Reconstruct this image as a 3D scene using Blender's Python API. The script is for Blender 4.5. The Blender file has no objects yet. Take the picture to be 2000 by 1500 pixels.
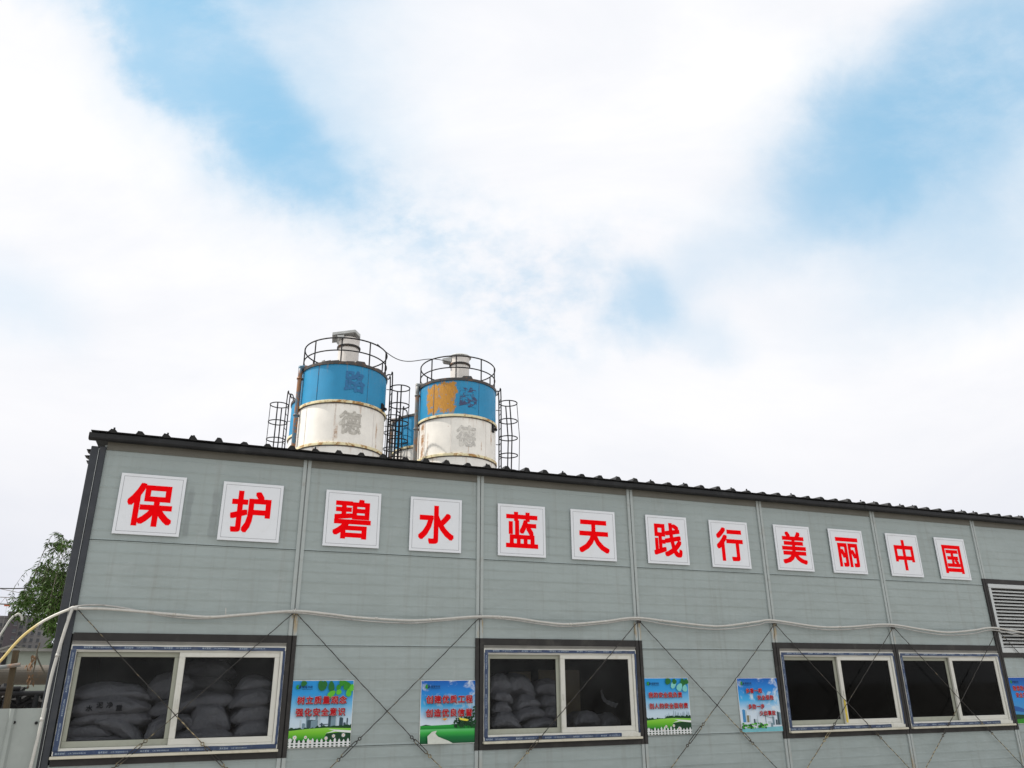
import bpy, bmesh, math, random
from math import sin, cos, pi, radians, sqrt, atan2
from mathutils import Vector, Matrix, noise as mnoise

random.seed(7)
scn = bpy.context.scene
col = scn.collection

# ------------------------------------------------------------------ camera
CAM = Vector((0.8972, -7.7534, 1.5510))
FPX = 1528.46                                   # focal length in pixels of a 2000 px wide picture
PITCH, YAW, ROLL = radians(21.0119), radians(21.9147), radians(-0.4386)
_r = Vector((cos(YAW), -sin(YAW), 0)); _f0 = Vector((sin(YAW), cos(YAW), 0)); _u0 = Vector((0, 0, 1))
_f = cos(PITCH) * _f0 + sin(PITCH) * _u0
_u = -sin(PITCH) * _f0 + cos(PITCH) * _u0
CR = cos(ROLL) * _r + sin(ROLL) * _u
CU = -sin(ROLL) * _r + cos(ROLL) * _u
CF = _f
cd = bpy.data.cameras.new('camera')
cd.sensor_width = 36.0
cd.lens = FPX / 2000 * 36
cd.clip_start, cd.clip_end = 0.1, 4000
cam = bpy.data.objects.new('camera', cd)
col.objects.link(cam)
cam.matrix_world = Matrix(((CR.x, CU.x, -CF.x, CAM.x), (CR.y, CU.y, -CF.y, CAM.y), (CR.z, CU.z, -CF.z, CAM.z), (0, 0, 0, 1)))
scn.camera = cam

# ------------------------------------------------------------------ light
SUN_AZ, SUN_EL = radians(-70), radians(53)      # azimuth from +Y towards +X
scn.view_settings.view_transform = 'Standard'
scn.view_settings.look = 'None'
scn.view_settings.exposure = 0.0
scn.view_settings.gamma = 1.0
sd = bpy.data.lights.new('sun', 'SUN')
sd.energy = 5.0
sd.angle = radians(0.6)
sd.color = (1.0, 0.95, 0.87)
sun = bpy.data.objects.new('sun', sd)
col.objects.link(sun)
SDIR = Vector((sin(SUN_AZ) * cos(SUN_EL), cos(SUN_AZ) * cos(SUN_EL), sin(SUN_EL)))
sun.rotation_euler = SDIR.to_track_quat('Z', 'Y').to_euler()
sun.location = (-20, 10, 30)

world = bpy.data.worlds.new('World')
scn.world = world
world.use_nodes = True


class NT:
    """small helper for node trees"""
    def __init__(s, tree):
        s.t = tree
        s.n = tree.nodes
        s.l = tree.links

    def new(s, typ, **kw):
        nd = s.n.new(typ)
        for k, v in kw.items():
            setattr(nd, k, v)
        return nd

    def put(s, sock, v):
        if isinstance(v, bpy.types.NodeSocket):
            s.l.new(v, sock)
        elif v is not None:
            sock.default_value = v

    def math(s, op, a, b=None, c=None, clamp=False):
        nd = s.new('ShaderNodeMath', operation=op, use_clamp=clamp)
        for i, x in enumerate((a, b, c)):
            if x is not None:
                s.put(nd.inputs[i], x)
        return nd.outputs[0]

    def vmath(s, op, a, b=None):
        nd = s.new('ShaderNodeVectorMath', operation=op)
        s.put(nd.inputs[0], a)
        if b is not None:
            s.put(nd.inputs[1], b)
        return nd.outputs['Value'] if op in ('DOT_PRODUCT', 'LENGTH') else nd.outputs[0]

    def noise(s, vec, scale, detail=4.0, rough=0.55, dist=0.0, out='Fac'):
        nd = s.new('ShaderNodeTexNoise')
        if vec is not None:
            s.l.new(vec, nd.inputs['Vector'])
        nd.inputs['Scale'].default_value = scale
        nd.inputs['Detail'].default_value = detail
        nd.inputs['Roughness'].default_value = rough
        nd.inputs['Distortion'].default_value = dist
        return nd.outputs[out]

    def ramp(s, fac, lo, hi, smooth=True):
        nd = s.new('ShaderNodeMapRange', interpolation_type='SMOOTHSTEP' if smooth else 'LINEAR')
        s.put(nd.inputs[0], fac)
        s.put(nd.inputs[1], lo)
        s.put(nd.inputs[2], hi)
        return nd.outputs[0]

    def mix(s, fac, a, b, mode='MIX'):
        nd = s.new('ShaderNodeMix', data_type='RGBA', blend_type=mode)
        s.put(nd.inputs[0], fac)
        s.put(nd.inputs[6], a)
        s.put(nd.inputs[7], b)
        return nd.outputs[2]

    def comb(s, x, y, z=0.0):
        nd = s.new('ShaderNodeCombineXYZ')
        for i, v in enumerate((x, y, z)):
            s.put(nd.inputs[i], v)
        return nd.outputs[0]

    def sep(s, v):
        nd = s.new('ShaderNodeSeparateXYZ')
        s.l.new(v, nd.inputs[0])
        return nd.outputs


def c4(c):
    return (c[0], c[1], c[2], 1.0)


def build_sky():
    """daylight sky: Nishita blue with thin broken cloud; every cloud is fixed to a direction of the world"""
    g = NT(world.node_tree)
    bg = g.n['Background']
    bg.inputs['Strength'].default_value = 0.1
    sky = g.new('ShaderNodeTexSky', sky_type='NISHITA')
    sky.sun_disc = False
    sky.sun_elevation = SUN_EL
    sky.sun_rotation = SUN_AZ % (2 * pi)
    sky.air_density = 1.0
    sky.dust_density = 1.0
    sky.ozone_density = 1.0
    d = g.new('ShaderNodeTexCoord').outputs['Generated']
    d = g.vmath('NORMALIZE', d)
    # a plane of clouds seen around one fixed compass direction (22 deg from north, 21 deg up)
    right = Vector((cos(YAW), -sin(YAW), 0)).normalized()
    fwd = CF.normalized()
    up = right.cross(fwd).normalized()
    w = g.math('MAXIMUM', g.vmath('DOT_PRODUCT', d, tuple(fwd)), 0.08)
    px = g.math('DIVIDE', g.vmath('DOT_PRODUCT', d, tuple(right)), w)
    py = g.math('DIVIDE', g.vmath('DOT_PRODUCT', d, tuple(up)), w)
    front = g.ramp(g.vmath('DOT_PRODUCT', d, tuple(fwd)), 0.1, 0.5)
    p0 = g.comb(px, py, 0.0)
    # stretch along the wind so that wisps run from lower left to upper right
    m = g.new('ShaderNodeMapping')
    m.inputs['Rotation'].default_value = (0, 0, radians(-38))
    m.inputs['Scale'].default_value = (0.55, 1.25, 1)
    g.l.new(p0, m.inputs['Vector'])
    pw = m.outputs[0]
    warp = g.noise(p0, 2.2, 5, 0.6, 0.3, 'Color')
    warp = g.vmath('SUBTRACT', warp, (0.5, 0.5, 0.5))
    warp = g.vmath('MULTIPLY', warp, (0.20, 0.20, 0.0))
    wf = g.noise(p0, 9.0, 6, 0.65, 0.2, 'Color')
    wf = g.vmath('MULTIPLY', g.vmath('SUBTRACT', wf, (0.5, 0.5, 0.5)), (0.075, 0.075, 0.0))
    p = g.vmath('ADD', g.vmath('ADD', p0, warp), wf)
    sx = g.sep(p)
    X, Y = sx[0], sx[1]

    def patch(cx, cy, a, b, deg, k, soft=0.45):
        # gap in the clouds, given by its centre, half axes and tilt (measured on the same plane)
        cx, cy, a, b = (cx - 1000) / FPX, (750 - cy) / FPX, a / FPX, b / FPX
        t = radians(deg)
        dx = g.math('SUBTRACT', X, cx)
        dy = g.math('SUBTRACT', Y, cy)
        u = g.math('ADD', g.math('MULTIPLY', dx, cos(t) / a), g.math('MULTIPLY', dy, sin(t) / a))
        v = g.math('ADD', g.math('MULTIPLY', dx, -sin(t) / b), g.math('MULTIPLY', dy, cos(t) / b))
        r = g.math('SQRT', g.math('ADD', g.math('MULTIPLY', u, u), g.math('MULTIPLY', v, v)))
        nd = g.new('ShaderNodeMapRange', interpolation_type='SMOOTHSTEP')
        g.l.new(r, nd.inputs[0])
        nd.inputs[1].default_value = 1.0 + soft
        nd.inputs[2].default_value = 1.0 - soft
        nd.inputs[3].default_value = 0.0
        nd.inputs[4].default_value = k
        return nd.outputs[0]
    gaps = [(395, 120, 310, 95, -47, 0.70, .36), (480, 120, 330, 170, -50, 0.48, .8), (360, -40, 300, 90, -10, 0.55, .7), (570, 310, 160, 80, -38, 0.52, .7),
            (1860, 210, 380, 165, 30, 0.62, .75), (1960, 110, 240, 130, 32, 0.50, .8), (1690, 300, 200, 100, 30, 0.55, .7), (1940, 330, 260, 190, 10, 0.42, .9), (1850, 540, 260, 110, 15, 0.26, .8),
            (1225, 600, 55, 85, 12, 0.45, .7), (1290, 550, 150, 50, 35, 0.26, .8), (1325, 670, 90, 50, 0, 0.25, .8),
            (30, 560, 130, 70, -25, 0.20, .9), (1480, 480, 170, 50, 35, 0.18, .8), (700, 120, 170, 260, 10, 0.12, .9)]
    gap = None
    for q in gaps:
        o = patch(*q)
        gap = o if gap is None else g.math('ADD', gap, g.math('MULTIPLY', o, g.math('SUBTRACT', 1.0, gap)))
    # small broken puffs between the two big gaps
    puff = g.ramp(g.noise(g.vmath('MULTIPLY', p0, (1.0, 1.35, 1.0)), 15.0, 7, 0.60, 0.0), 0.34, 0.72)
    for q in ((880, 480, 240, 110, -25, 0.33, .9), (670, 390, 170, 80, -20, 0.36, .9), (1010, 590, 170, 90, 0, 0.20, .9), (1120, 500, 180, 60, 20, 0.20, .9), (1900, 250, 260, 160, 20, -0.18, .9)):
        o = g.math('MULTIPLY', patch(*q), puff)
        gap = g.math('ADD', gap, g.math('MULTIPLY', o, g.math('SUBTRACT', 1.0, gap)))
    gap = g.math('MULTIPLY', gap, front)
    # elsewhere in the sky: plain broken cloud
    fb = g.noise(d, 3.0, 6, 0.6, 0.4)
    rear = g.math('MULTIPLY', g.ramp(fb, 0.52, 0.36), g.math('SUBTRACT', 1.0, front))
    gap = g.math('MULTIPLY', g.math('ADD', gap, g.math('MULTIPLY', rear, 0.5)), 1.0, clamp=True)
    # thin veil over the gaps
    wisp = g.noise(pw, 6.0, 9, 0.66, 0.25)
    wisp = g.ramp(wisp, 0.40, 0.85)
    gap = g.math('MULTIPLY', gap, g.math('SUBTRACT', 1.0, g.math('MULTIPLY', wisp, 0.40)))
    # brightness of the cloud itself
    cn = g.noise(pw, 2.6, 7, 0.6, 0.5)
    el = g.sep(d)[2]
    lowsky = g.ramp(el, 0.42, 0.0)
    cloud = g.mix(g.ramp(cn, 0.3, 0.72), (9.2, 9.35, 9.8, 1), (10.6, 10.5, 10.55, 1))
    cloud = g.mix(g.math('MULTIPLY', lowsky, 0.8), cloud, (7.3, 7.55, 8.4, 1))
    back = g.ramp(g.vmath('DOT_PRODUCT', d, tuple(-_f0)), -0.1, 0.6)
    cloud = g.mix(back, cloud, (13.0, 12.9, 12.8, 1))  # unseen cloud behind the camera, made brighter to fill the shaded front
    # the open blue: Nishita sky seen through high haze
    blue = g.mix(0.72, g.mix(1.0, sky.outputs[0], (1.3, 2.2, 1.9, 1), 'MULTIPLY'), (3.0, 6.1, 8.9, 1))
    c = g.mix(gap, cloud, blue)
    g.l.new(c, bg.inputs['Color'])


build_sky()


# ------------------------------------------------------------------ helpers
def ray(u, v):
    return CR * ((u - 1000) / FPX) - CU * ((v - 750) / FPX) + CF


def at(u, v, Y):
    """the point of the vertical plane y = Y that lies in direction (u, v)"""
    d = ray(u, v)
    return CAM + d * ((Y - CAM.y) / d.y)


def azel(u, v):
    d = ray(u, v)
    return atan2(d.x, d.y), atan2(d.z, sqrt(d.x * d.x + d.y * d.y))


def polar(u, v, D):
    """the point at horizontal distance D in direction (u, v)"""
    d = ray(u, v)
    return CAM + d * (D / sqrt(d.x * d.x + d.y * d.y))


ORG = {}


def tag(o, label=None, cat=None, group=None, kind=None):
    if label: o['label'] = label
    if cat: o['category'] = cat
    if group: o['group'] = group
    if kind: o['kind'] = kind
    return o


def thing(name, label, cat, loc=(0, 0, 0), group=None):
    o = bpy.data.objects.new(name, None)
    o.empty_display_size = 0.2
    col.objects.link(o)
    o.location = loc
    ORG[o.name] = Vector(loc)
    return tag(o, label, cat, group)


class MB:
    def __init__(s):
        s.v, s.f, s.m, s.uv = [], [], [], {}

    def add(s, vs, fs, m=0):
        b = len(s.v)
        s.v += [Vector(x) for x in vs]
        for f in fs:
            s.f.append([i + b for i in f])
            s.m.append(m)
        return b

    def box(s, a, b, m=0):
        x0, y0, z0 = a
        x1, y1, z1 = b
        s.add([(x0, y0, z0), (x1, y0, z0), (x1, y1, z0), (x0, y1, z0), (x0, y0, z1), (x1, y0, z1), (x1, y1, z1), (x0, y1, z1)],
              [(0, 3, 2, 1), (4, 5, 6, 7), (0, 1, 5, 4), (1, 2, 6, 5), (2, 3, 7, 6), (3, 0, 4, 7)], m)

    def bbox(s, a, b, bev=0.004, m=0):
        """box with chamfered edges"""
        (x0, y0, z0), (x1, y1, z1) = a, b
        vs, idx = [], {}
        for i, x in enumerate((x0, x1)):
            for j, y in enumerate((y0, y1)):
                for k, z in enumerate((z0, z1)):
                    sx, sy, sz = (1 if i == 0 else -1), (1 if j == 0 else -1), (1 if k == 0 else -1)
                    for ax in range(3):
                        q = [x + sx * bev, y + sy * bev, z + sz * bev]
                        q[ax] = (x, y, z)[ax]
                        idx[(i, j, k, ax)] = len(vs)
                        vs.append(q)
        F = []
        for ax in range(3):
            o1, o2 = [a_ for a_ in range(3) if a_ != ax]
            for e in (0, 1):
                ring = []
                for p, q in ((0, 0), (1, 0), (1, 1), (0, 1)):
                    key = [0, 0, 0]
                    key[ax], key[o1], key[o2] = e, p, q
                    ring.append(idx[(*key, ax)])
                F.append(ring)
            # edges parallel to ax
            for p in (0, 1):
                for q in (0, 1):
                    k0 = [0, 0, 0]; k1 = [0, 0, 0]
                    k0[ax], k1[ax] = 0, 1
                    k0[o1] = k1[o1] = p
                    k0[o2] = k1[o2] = q
                    F.append([idx[(*k0, o1)], idx[(*k1, o1)], idx[(*k1, o2)], idx[(*k0, o2)]])
        for i in (0, 1):
            for j in (0, 1):
                for k in (0, 1):
                    F.append([idx[(i, j, k, a_)] for a_ in range(3)])
        s.add(vs, F, m)

    def tube(s, pts, r, n=8, m=0, cap=True):
        pts = [Vector(p) for p in pts]
        N = len(pts)
        rr = r if isinstance(r, (list, tuple)) else [r] * N
        vs, fs = [], []
        prev = None
        for i, p in enumerate(pts):
            t = (pts[min(i + 1, N - 1)] - pts[max(i - 1, 0)])
            t = t.normalized() if t.length > 1e-9 else Vector((0, 0, 1))
            if prev is None:
                a = Vector((0, 0, 1)) if abs(t.z) < 0.9 else Vector((1, 0, 0))
                x = t.cross(a).normalized()
            else:
                x = (prev - t * prev.dot(t)).normalized()
            prev = x
            y = t.cross(x)
            for k in range(n):
                an = 2 * pi * k / n
                vs.append(p + (x * cos(an) + y * sin(an)) * rr[i])
        for i in range(N - 1):
            for k in range(n):
                fs.append((i * n + k, i * n + (k + 1) % n, (i + 1) * n + (k + 1) % n, (i + 1) * n + k))
        if cap:
            fs.append(tuple(range(n - 1, -1, -1)))
            fs.append(tuple((N - 1) * n + k for k in range(n)))
        s.add(vs, fs, m)

    def ring(s, c, R, r, n=40, k=6, a0=0.0, a1=2 * pi, m=0):
        c = Vector(c)
        full = abs(a1 - a0 - 2 * pi) < 1e-6
        N = n if full else n + 1
        vs, fs = [], []
        for i in range(N):
            a = a0 + (a1 - a0) * i / n
            for j in range(k):
                b = 2 * pi * j / k
                rr = R + r * cos(b)
                vs.append(c + Vector((rr * sin(a), rr * cos(a), r * sin(b))))
        for i in range(n):
            for j in range(k):
                i2 = (i + 1) % N
                fs.append((i * k + j, i * k + (j + 1) % k, i2 * k + (j + 1) % k, i2 * k + j))
        s.add(vs, fs, m)

    def lathe(s, c, prof, n=48, m=0, cap0=False, cap1=False):
        c = Vector(c)
        vs, fs = [], []
        for (r, z) in prof:
            for i in range(n):
                a = 2 * pi * i / n
                vs.append(c + Vector((r * sin(a), r * cos(a), z)))
        for j in range(len(prof) - 1):
            for i in range(n):
                fs.append((j * n + i, (j + 1) * n + i, (j + 1) * n + (i + 1) % n, j * n + (i + 1) % n))
        if cap0: fs.append(tuple(range(n)))
        if cap1: fs.append(tuple((len(prof) - 1) * n + i for i in range(n - 1, -1, -1)))
        s.add(vs, fs, m)

    def poly(s, pts, y, m=0):
        """flat polygon in the x-z plane, facing -y"""
        s.add([(p[0], y, p[1]) for p in pts], [tuple(range(len(pts)))], m)

    def build(s, name, mats, parent=None, smooth=False, label=None):
        me = bpy.data.meshes.new(name)
        org = ORG[parent.name] if parent else Vector((0, 0, 0))
        me.from_pydata([tuple(v - org) for v in s.v], [], s.f)
        if not isinstance(mats, (list, tuple)):
            mats = [mats]
        for mm in mats:
            me.materials.append(mm)
        me.polygons.foreach_set('material_index', s.m)
        if smooth:
            me.polygons.foreach_set('use_smooth', [True] * len(s.f))
        me.update()
        o = bpy.data.objects.new(name, me)
        col.objects.link(o)
        if parent:
            o.parent = parent
        ORG[o.name] = org
        if label: o['label'] = label
        return o


def solo(mb, name, mats, label, cat, group=None, smooth=False, kind=None, origin=None):
    """a thing that is one mesh; origin moves its pivot"""
    if origin is not None:
        origin = Vector(origin)
        for v in mb.v:
            v -= origin
    o = mb.build(name, mats, None, smooth)
    if origin is not None:
        o.location = origin
    return tag(o, label, cat, group, kind)


# ------------------------------------------------------------------ materials
def mat(name, base, rough=0.6, metal=0.0, var=0.12, vscale=6.0, bump=0.0, bscale=40.0, dirt=None, dirt_amt=0.35, dscale=3.0, spec=0.5, stretch=(1, 1, 1)):
    m = bpy.data.materials.new(name)
    m.use_nodes = True
    g = NT(m.node_tree)
    b = g.n['Principled BSDF']
    tc = g.new('ShaderNodeTexCoord').outputs['Object']
    if stretch != (1, 1, 1):
        tc = g.vmath('MULTIPLY', tc, stretch)
    n = g.noise(tc, vscale, 5, 0.6)
    lo = tuple(x * (1 - var) for x in base)
    hi = tuple(min(1, x * (1 + var)) for x in base)
    c = g.mix(g.ramp(n, 0.25, 0.75, False), c4(lo), c4(hi))
    if dirt:
        dn = g.noise(tc, dscale, 7, 0.7, 0.4)
        c = g.mix(g.math('MULTIPLY', g.ramp(dn, 0.5, 0.74), dirt_amt), c, c4(dirt))
    g.l.new(c, b.inputs['Base Color'])
    b.inputs['Roughness'].default_value = rough
    b.inputs['Metallic'].default_value = metal
    b.inputs['Specular IOR Level'].default_value = spec
    if bump:
        bn = g.noise(tc, bscale, 4, 0.6)
        bp = g.new('ShaderNodeBump')
        bp.inputs['Strength'].default_value = bump
        bp.inputs['Distance'].default_value = 0.01
        g.l.new(bn, bp.inputs['Height'])
        g.l.new(bp.outputs[0], b.inputs['Normal'])
    return m


def flat(name, base, rough=0.55):
    m = bpy.data.materials.new(name)
    m.use_nodes = True
    g = NT(m.node_tree)
    b = g.n['Principled BSDF']
    tc = g.new('ShaderNodeTexCoord').outputs['Object']
    n = g.noise(tc, 25, 3)
    c = g.mix(g.ramp(n, 0.3, 0.7, False), c4([x * 0.93 for x in base]), c4([min(1, x * 1.07) for x in base]))
    g.l.new(c, b.inputs['Base Color'])
    b.inputs['Roughness'].default_value = rough
    b.inputs['Specular IOR Level'].default_value = 0.15
    return m


def wall_material():
    m = mat('coated_panel_steel', (0.272, 0.316, 0.312), rough=0.42, var=0.06, vscale=1.3)
    g = NT(m.node_tree)
    b = g.n['Principled BSDF']
    tc = g.new('ShaderNodeTexCoord').outputs['Object']
    base = b.inputs['Base Color'].links[0].from_socket
    # rain streaks and grime with a shape of their own
    st = g.noise(g.vmath('MULTIPLY', tc, (7.0, 1.0, 0.35)), 2.0, 6, 0.65)
    c = g.mix(g.math('MULTIPLY', g.ramp(st, 0.50, 0.76), 0.38), base, (0.19, 0.19, 0.165, 1))
    # smears of old glue between the first two boards
    sx = g.sep(tc)
    gl_ = g.math('MULTIPLY', g.math('SUBTRACT', g.noise(g.vmath('MULTIPLY', tc, (3.0, 1.0, 1.0)), 6, 6, 0.7), 0.5), 0.09)
    xx = g.math('ADD', sx[0], gl_)
    zr_ = g.math('MULTIPLY', g.ramp(sx[2], 2.80, 2.86), g.ramp(sx[2], 3.34, 3.2))
    for xa_, xb_, am in ((0.765, 0.815, 0.42), (0.985, 1.045, 0.38), (4.42, 4.44, 0.3)):
        band = g.math('MULTIPLY', g.ramp(xx, xa_ - .012, xa_ + .012), g.ramp(xx, xb_ + .012, xb_ - .012))
        c = g.mix(g.math('MULTIPLY', g.math('MULTIPLY', band, zr_), am), c, (0.13, 0.145, 0.15, 1))
    bl = g.noise(tc, 5.0, 8, 0.7, 0.6)
    c = g.mix(g.math('MULTIPLY', g.ramp(bl, 0.52, 0.78), 0.26), c, (0.40, 0.43, 0.44, 1))
    sp = g.noise(tc, 60.0, 2, 0.5)
    c = g.mix(g.math('MULTIPLY', g.ramp(sp, 0.72, 0.8), 0.35), c, (0.14, 0.13, 0.11, 1))
    g.l.new(c, b.inputs['Base Color'])
    rr = g.new('ShaderNodeMapRange')
    g.l.new(bl, rr.inputs[0])
    rr.inputs[3].default_value = 0.33
    rr.inputs[4].default_value = 0.55
    g.l.new(rr.outputs[0], b.inputs['Roughness'])
    # oil-canning of thin sheet
    bn = g.noise(g.vmath('MULTIPLY', tc, (1.0, 1.0, 2.2)), 2.2, 3, 0.5)
    bp = g.new('ShaderNodeBump')
    bp.inputs['Strength'].default_value = 0.45
    bp.inputs['Distance'].default_value = 0.05
    g.l.new(bn, bp.inputs['Height'])
    g.l.new(bp.outputs[0], b.inputs['Normal'])
    return m


def rusty(name, base, rust_amt=0.5, scale=5.0, lo=0.5, hi=0.62, rough=0.5, rust=(0.30, 0.115, 0.025), metal=0.0):
    m = mat(name, base, rough=rough, var=0.1, vscale=4, metal=metal)
    g = NT(m.node_tree)
    b = g.n['Principled BSDF']
    tc = g.new('ShaderNodeTexCoord').outputs['Object']
    base_s = b.inputs['Base Color'].links[0].from_socket
    n = g.noise(tc, scale, 8, 0.68, 0.5)
    n2 = g.noise(tc, scale * 4, 5, 0.6)
    rc = g.mix(n2, c4([x * 0.35 for x in rust]), c4([min(1, x * 1.5) for x in rust]))
    c = g.mix(g.math('MULTIPLY', g.ramp(n, lo, hi), rust_amt), base_s, rc)
    g.l.new(c, b.inputs['Base Color'])
    return m


def silo_material(name, base, z0, z1, rust_edge=0.6, patch=None, speck=0.6, streaks=()):
    """painted steel shell; the UV map holds metres round the shell and metres up"""
    m = bpy.data.materials.new(name)
    m.use_nodes = True
    g = NT(m.node_tree)
    b = g.n['Principled BSDF']
    uv = g.new('ShaderNodeUVMap').outputs[0]
    s = g.sep(uv)
    U, V = s[0], s[1]
    n = g.noise(uv, 1.2, 5, 0.6)
    c = g.mix(g.ramp(n, 0.3, 0.7, False), c4([x * 0.9 for x in base]), c4([min(1, x * 1.08) for x in base]))
    # vertical fading streaks
    st = g.noise(g.comb(g.math('MULTIPLY', U, 5.0), g.math('MULTIPLY', V, 0.35)), 1.3, 5, 0.6)
    c = g.mix(g.math('MULTIPLY', g.ramp(st, 0.5, 0.8), 0.3), c, c4([min(1, x * 1.3 + 0.04) for x in base]))
    rn = g.noise(uv, 11.0, 6, 0.65)
    rust = g.mix(rn, (0.16, 0.045, 0.008, 1), (0.50, 0.24, 0.05, 1))
    # drips hanging from the top edge
    dr = g.noise(g.comb(g.math('MULTIPLY', U, 9.0), g.math('MULTIPLY', V, 0.5)), 1.0, 6, 0.7)
    fromtop = g.math('SUBTRACT', z1, V)
    dmask = g.ramp(g.math('SUBTRACT', dr, g.math('MULTIPLY', fromtop, 0.22)), 0.50, 0.62)
    frombot = g.math('SUBTRACT', V, z0)
    bm = g.ramp(g.math('SUBTRACT', g.noise(uv, 6, 6, 0.7), g.math('MULTIPLY', frombot, 2.2)), 0.34, 0.5)
    k = g.math('MAXIMUM', g.math('MULTIPLY', dmask, rust_edge), g.math('MULTIPLY', bm, rust_edge))
    sp = g.ramp(g.noise(uv, 7.5, 3, 0.5, 0.3), 0.735, 0.77)
    k = g.math('MAXIMUM', k, g.math('MULTIPLY', sp, speck))
    for (us, wd, va, vb, st_) in streaks:       # weeping seams: a ragged vertical stain
        wob = g.math('MULTIPLY', g.math('SUBTRACT', g.noise(g.comb(g.math('MULTIPLY', U, 6.0), g.math('MULTIPLY', V, 1.5)), 2.0, 7, 0.7), 0.5), wd * 2.6)
        dd = g.math('ABSOLUTE', g.math('ADD', g.math('SUBTRACT', U, us), wob))
        a = g.math('MULTIPLY', g.ramp(dd, wd, wd * 0.3), g.math('MULTIPLY', g.ramp(V, va - .05, va + .1), g.ramp(V, vb + .1, vb - .2)))
        a = g.math('MULTIPLY', a, g.ramp(g.noise(uv, 4.0, 6, 0.7), 0.36, 0.56))
        k = g.math('MAXIMUM', k, g.math('MULTIPLY', a, st_))
    if patch:
        u0, u1, v0, v1 = patch
        e = g.math('SUBTRACT', g.noise(g.comb(g.math('MULTIPLY', U, 2.2), V), 3.0, 8, 0.7), 0.5)
        e2 = g.math('SUBTRACT', g.noise(uv, 2.0, 3, 0.5), 0.5)
        uu = g.math('ADD', U, g.math('ADD', g.math('MULTIPLY', e, 0.5), g.math('MULTIPLY', e2, 0.45)))
        vv = g.math('ADD', V, g.math('ADD', g.math('MULTIPLY', e, 0.6), g.math('MULTIPLY', e2, 0.6)))
        a = g.math('MULTIPLY', g.ramp(uu, u0 - 0.03, u0 + 0.05), g.ramp(uu, u1 + 0.05, u1 - 0.03))
        a = g.math('MULTIPLY', a, g.math('MULTIPLY', g.ramp(vv, v0 - 0.04, v0 + 0.08), g.ramp(vv, v1 + 0.06, v1 - 0.06)))
        hole = g.ramp(g.noise(uv, 5.0, 7, 0.7), 0.33, 0.45)
        a = g.math('MULTIPLY', a, hole)
        rust = g.mix(a, rust, g.mix(g.noise(g.comb(g.math('MULTIPLY', U, 3.0), V), 6, 8, 0.75), (0.15, 0.045, 0.004, 1), (0.74, 0.35, 0.012, 1)))
        k = g.math('MAXIMUM', k, a)
    c = g.mix(k, c, rust)
    g.l.new(c, b.inputs['Base Color'])
    b.inputs['Roughness'].default_value = 0.5
    return m


M = {}
M['wall'] = wall_material()
M['pilaster'] = mat('galvanised_column_paint', (0.325, 0.36, 0.355), 0.45, var=0.08, dirt=(0.16, 0.13, 0.09), dirt_amt=0.4, dscale=6)
M['dark_trim'] = mat('charcoal_trim_paint', (0.030, 0.0285, 0.028), 0.55, var=0.2, spec=0.18, dirt=(0.10, 0.095, 0.085), dirt_amt=0.35, dscale=5)
M['corner'] = mat('slate_corner_paint', (0.042, 0.046, 0.054), 0.5, var=0.2, spec=0.2, dirt=(0.09, 0.085, 0.08), dirt_amt=0.4)
M['fascia'] = mat('dark_grey_fascia', (0.015, 0.0155, 0.017), 0.55, var=0.3, spec=0.25, dirt=(0.05, 0.05, 0.05), dirt_amt=0.45, dscale=4)
M['eave_shade'] = mat('trim_with_eave_shade', (0.125, 0.12, 0.10), 0.6)  # eave trim colour, darkened to hold the shade under the eave
M['roof'] = mat('grey_roof_sheet', (0.022, 0.023, 0.024), 0.6, spec=0.25, var=0.25)
M['upvc'] = mat('white_window_plastic', (0.55, 0.545, 0.50), 0.4, var=0.06, vscale=9, dirt=(0.36, 0.33, 0.24), dirt_amt=0.45, dscale=9)
M['upvc_grey'] = mat('greyish_window_plastic', (0.30, 0.31, 0.255), 0.45, var=0.08, vscale=9, dirt=(0.22, 0.21, 0.16), dirt_amt=0.5, dscale=9)
M['film'] = mat('blue_protective_film', (0.014, 0.034, 0.090), 0.4, var=0.35, vscale=14, dirt=(0.20, 0.22, 0.25), dirt_amt=0.45, dscale=11)
M['film_text'] = flat('pale_film_print', (0.42, 0.50, 0.58))
M['flashing'] = mat('zinc_flashing', (0.20, 0.195, 0.18), 0.5, var=0.2, dirt=(0.12, 0.10, 0.08), dirt_amt=0.5)
M['sill'] = mat('cream_sill', (0.52, 0.49, 0.40), 0.5, var=0.08, dirt=(0.28, 0.24, 0.17), dirt_amt=0.5, dscale=7)
M['alu'] = mat('dull_aluminium', (0.46, 0.48, 0.48), 0.42, metal=0.3, var=0.08, dirt=(0.18, 0.17, 0.16), dirt_amt=0.35)
M['louver'] = mat('grey_louver_slat', (0.52, 0.53, 0.52), 0.4, metal=0.2, var=0.08)
M['concrete'] = mat('pale_concrete', (0.32, 0.31, 0.29), 0.85, var=0.12, bump=0.3)
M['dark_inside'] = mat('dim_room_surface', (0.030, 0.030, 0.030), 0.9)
M['sack'] = mat('woven_sack_cloth', (0.46, 0.45, 0.48), 0.5, var=0.12, vscale=5, bump=0.9, bscale=15, dirt=(0.30, 0.29, 0.28), dirt_amt=0.5, dscale=5)
for n_ in M['sack'].node_tree.nodes:
    if n_.type == 'BUMP':
        n_.inputs['Distance'].default_value = 0.035
M['sack_ink'] = flat('sack_print', (0.05, 0.05, 0.06))
M['tan_board'] = mat('plain_tan', (0.58, 0.47, 0.30), 0.8)
M['plastic'] = mat('crinkled_plastic', (0.42, 0.43, 0.45), 0.2, bump=0.9, bscale=60)
M['sign_white'] = mat('white_sign_board', (0.655, 0.675, 0.71), 0.35, var=0.02, vscale=4, dirt=(0.5, 0.5, 0.48), dirt_amt=0.3, dscale=5, bump=0.25, bscale=4)
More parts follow.
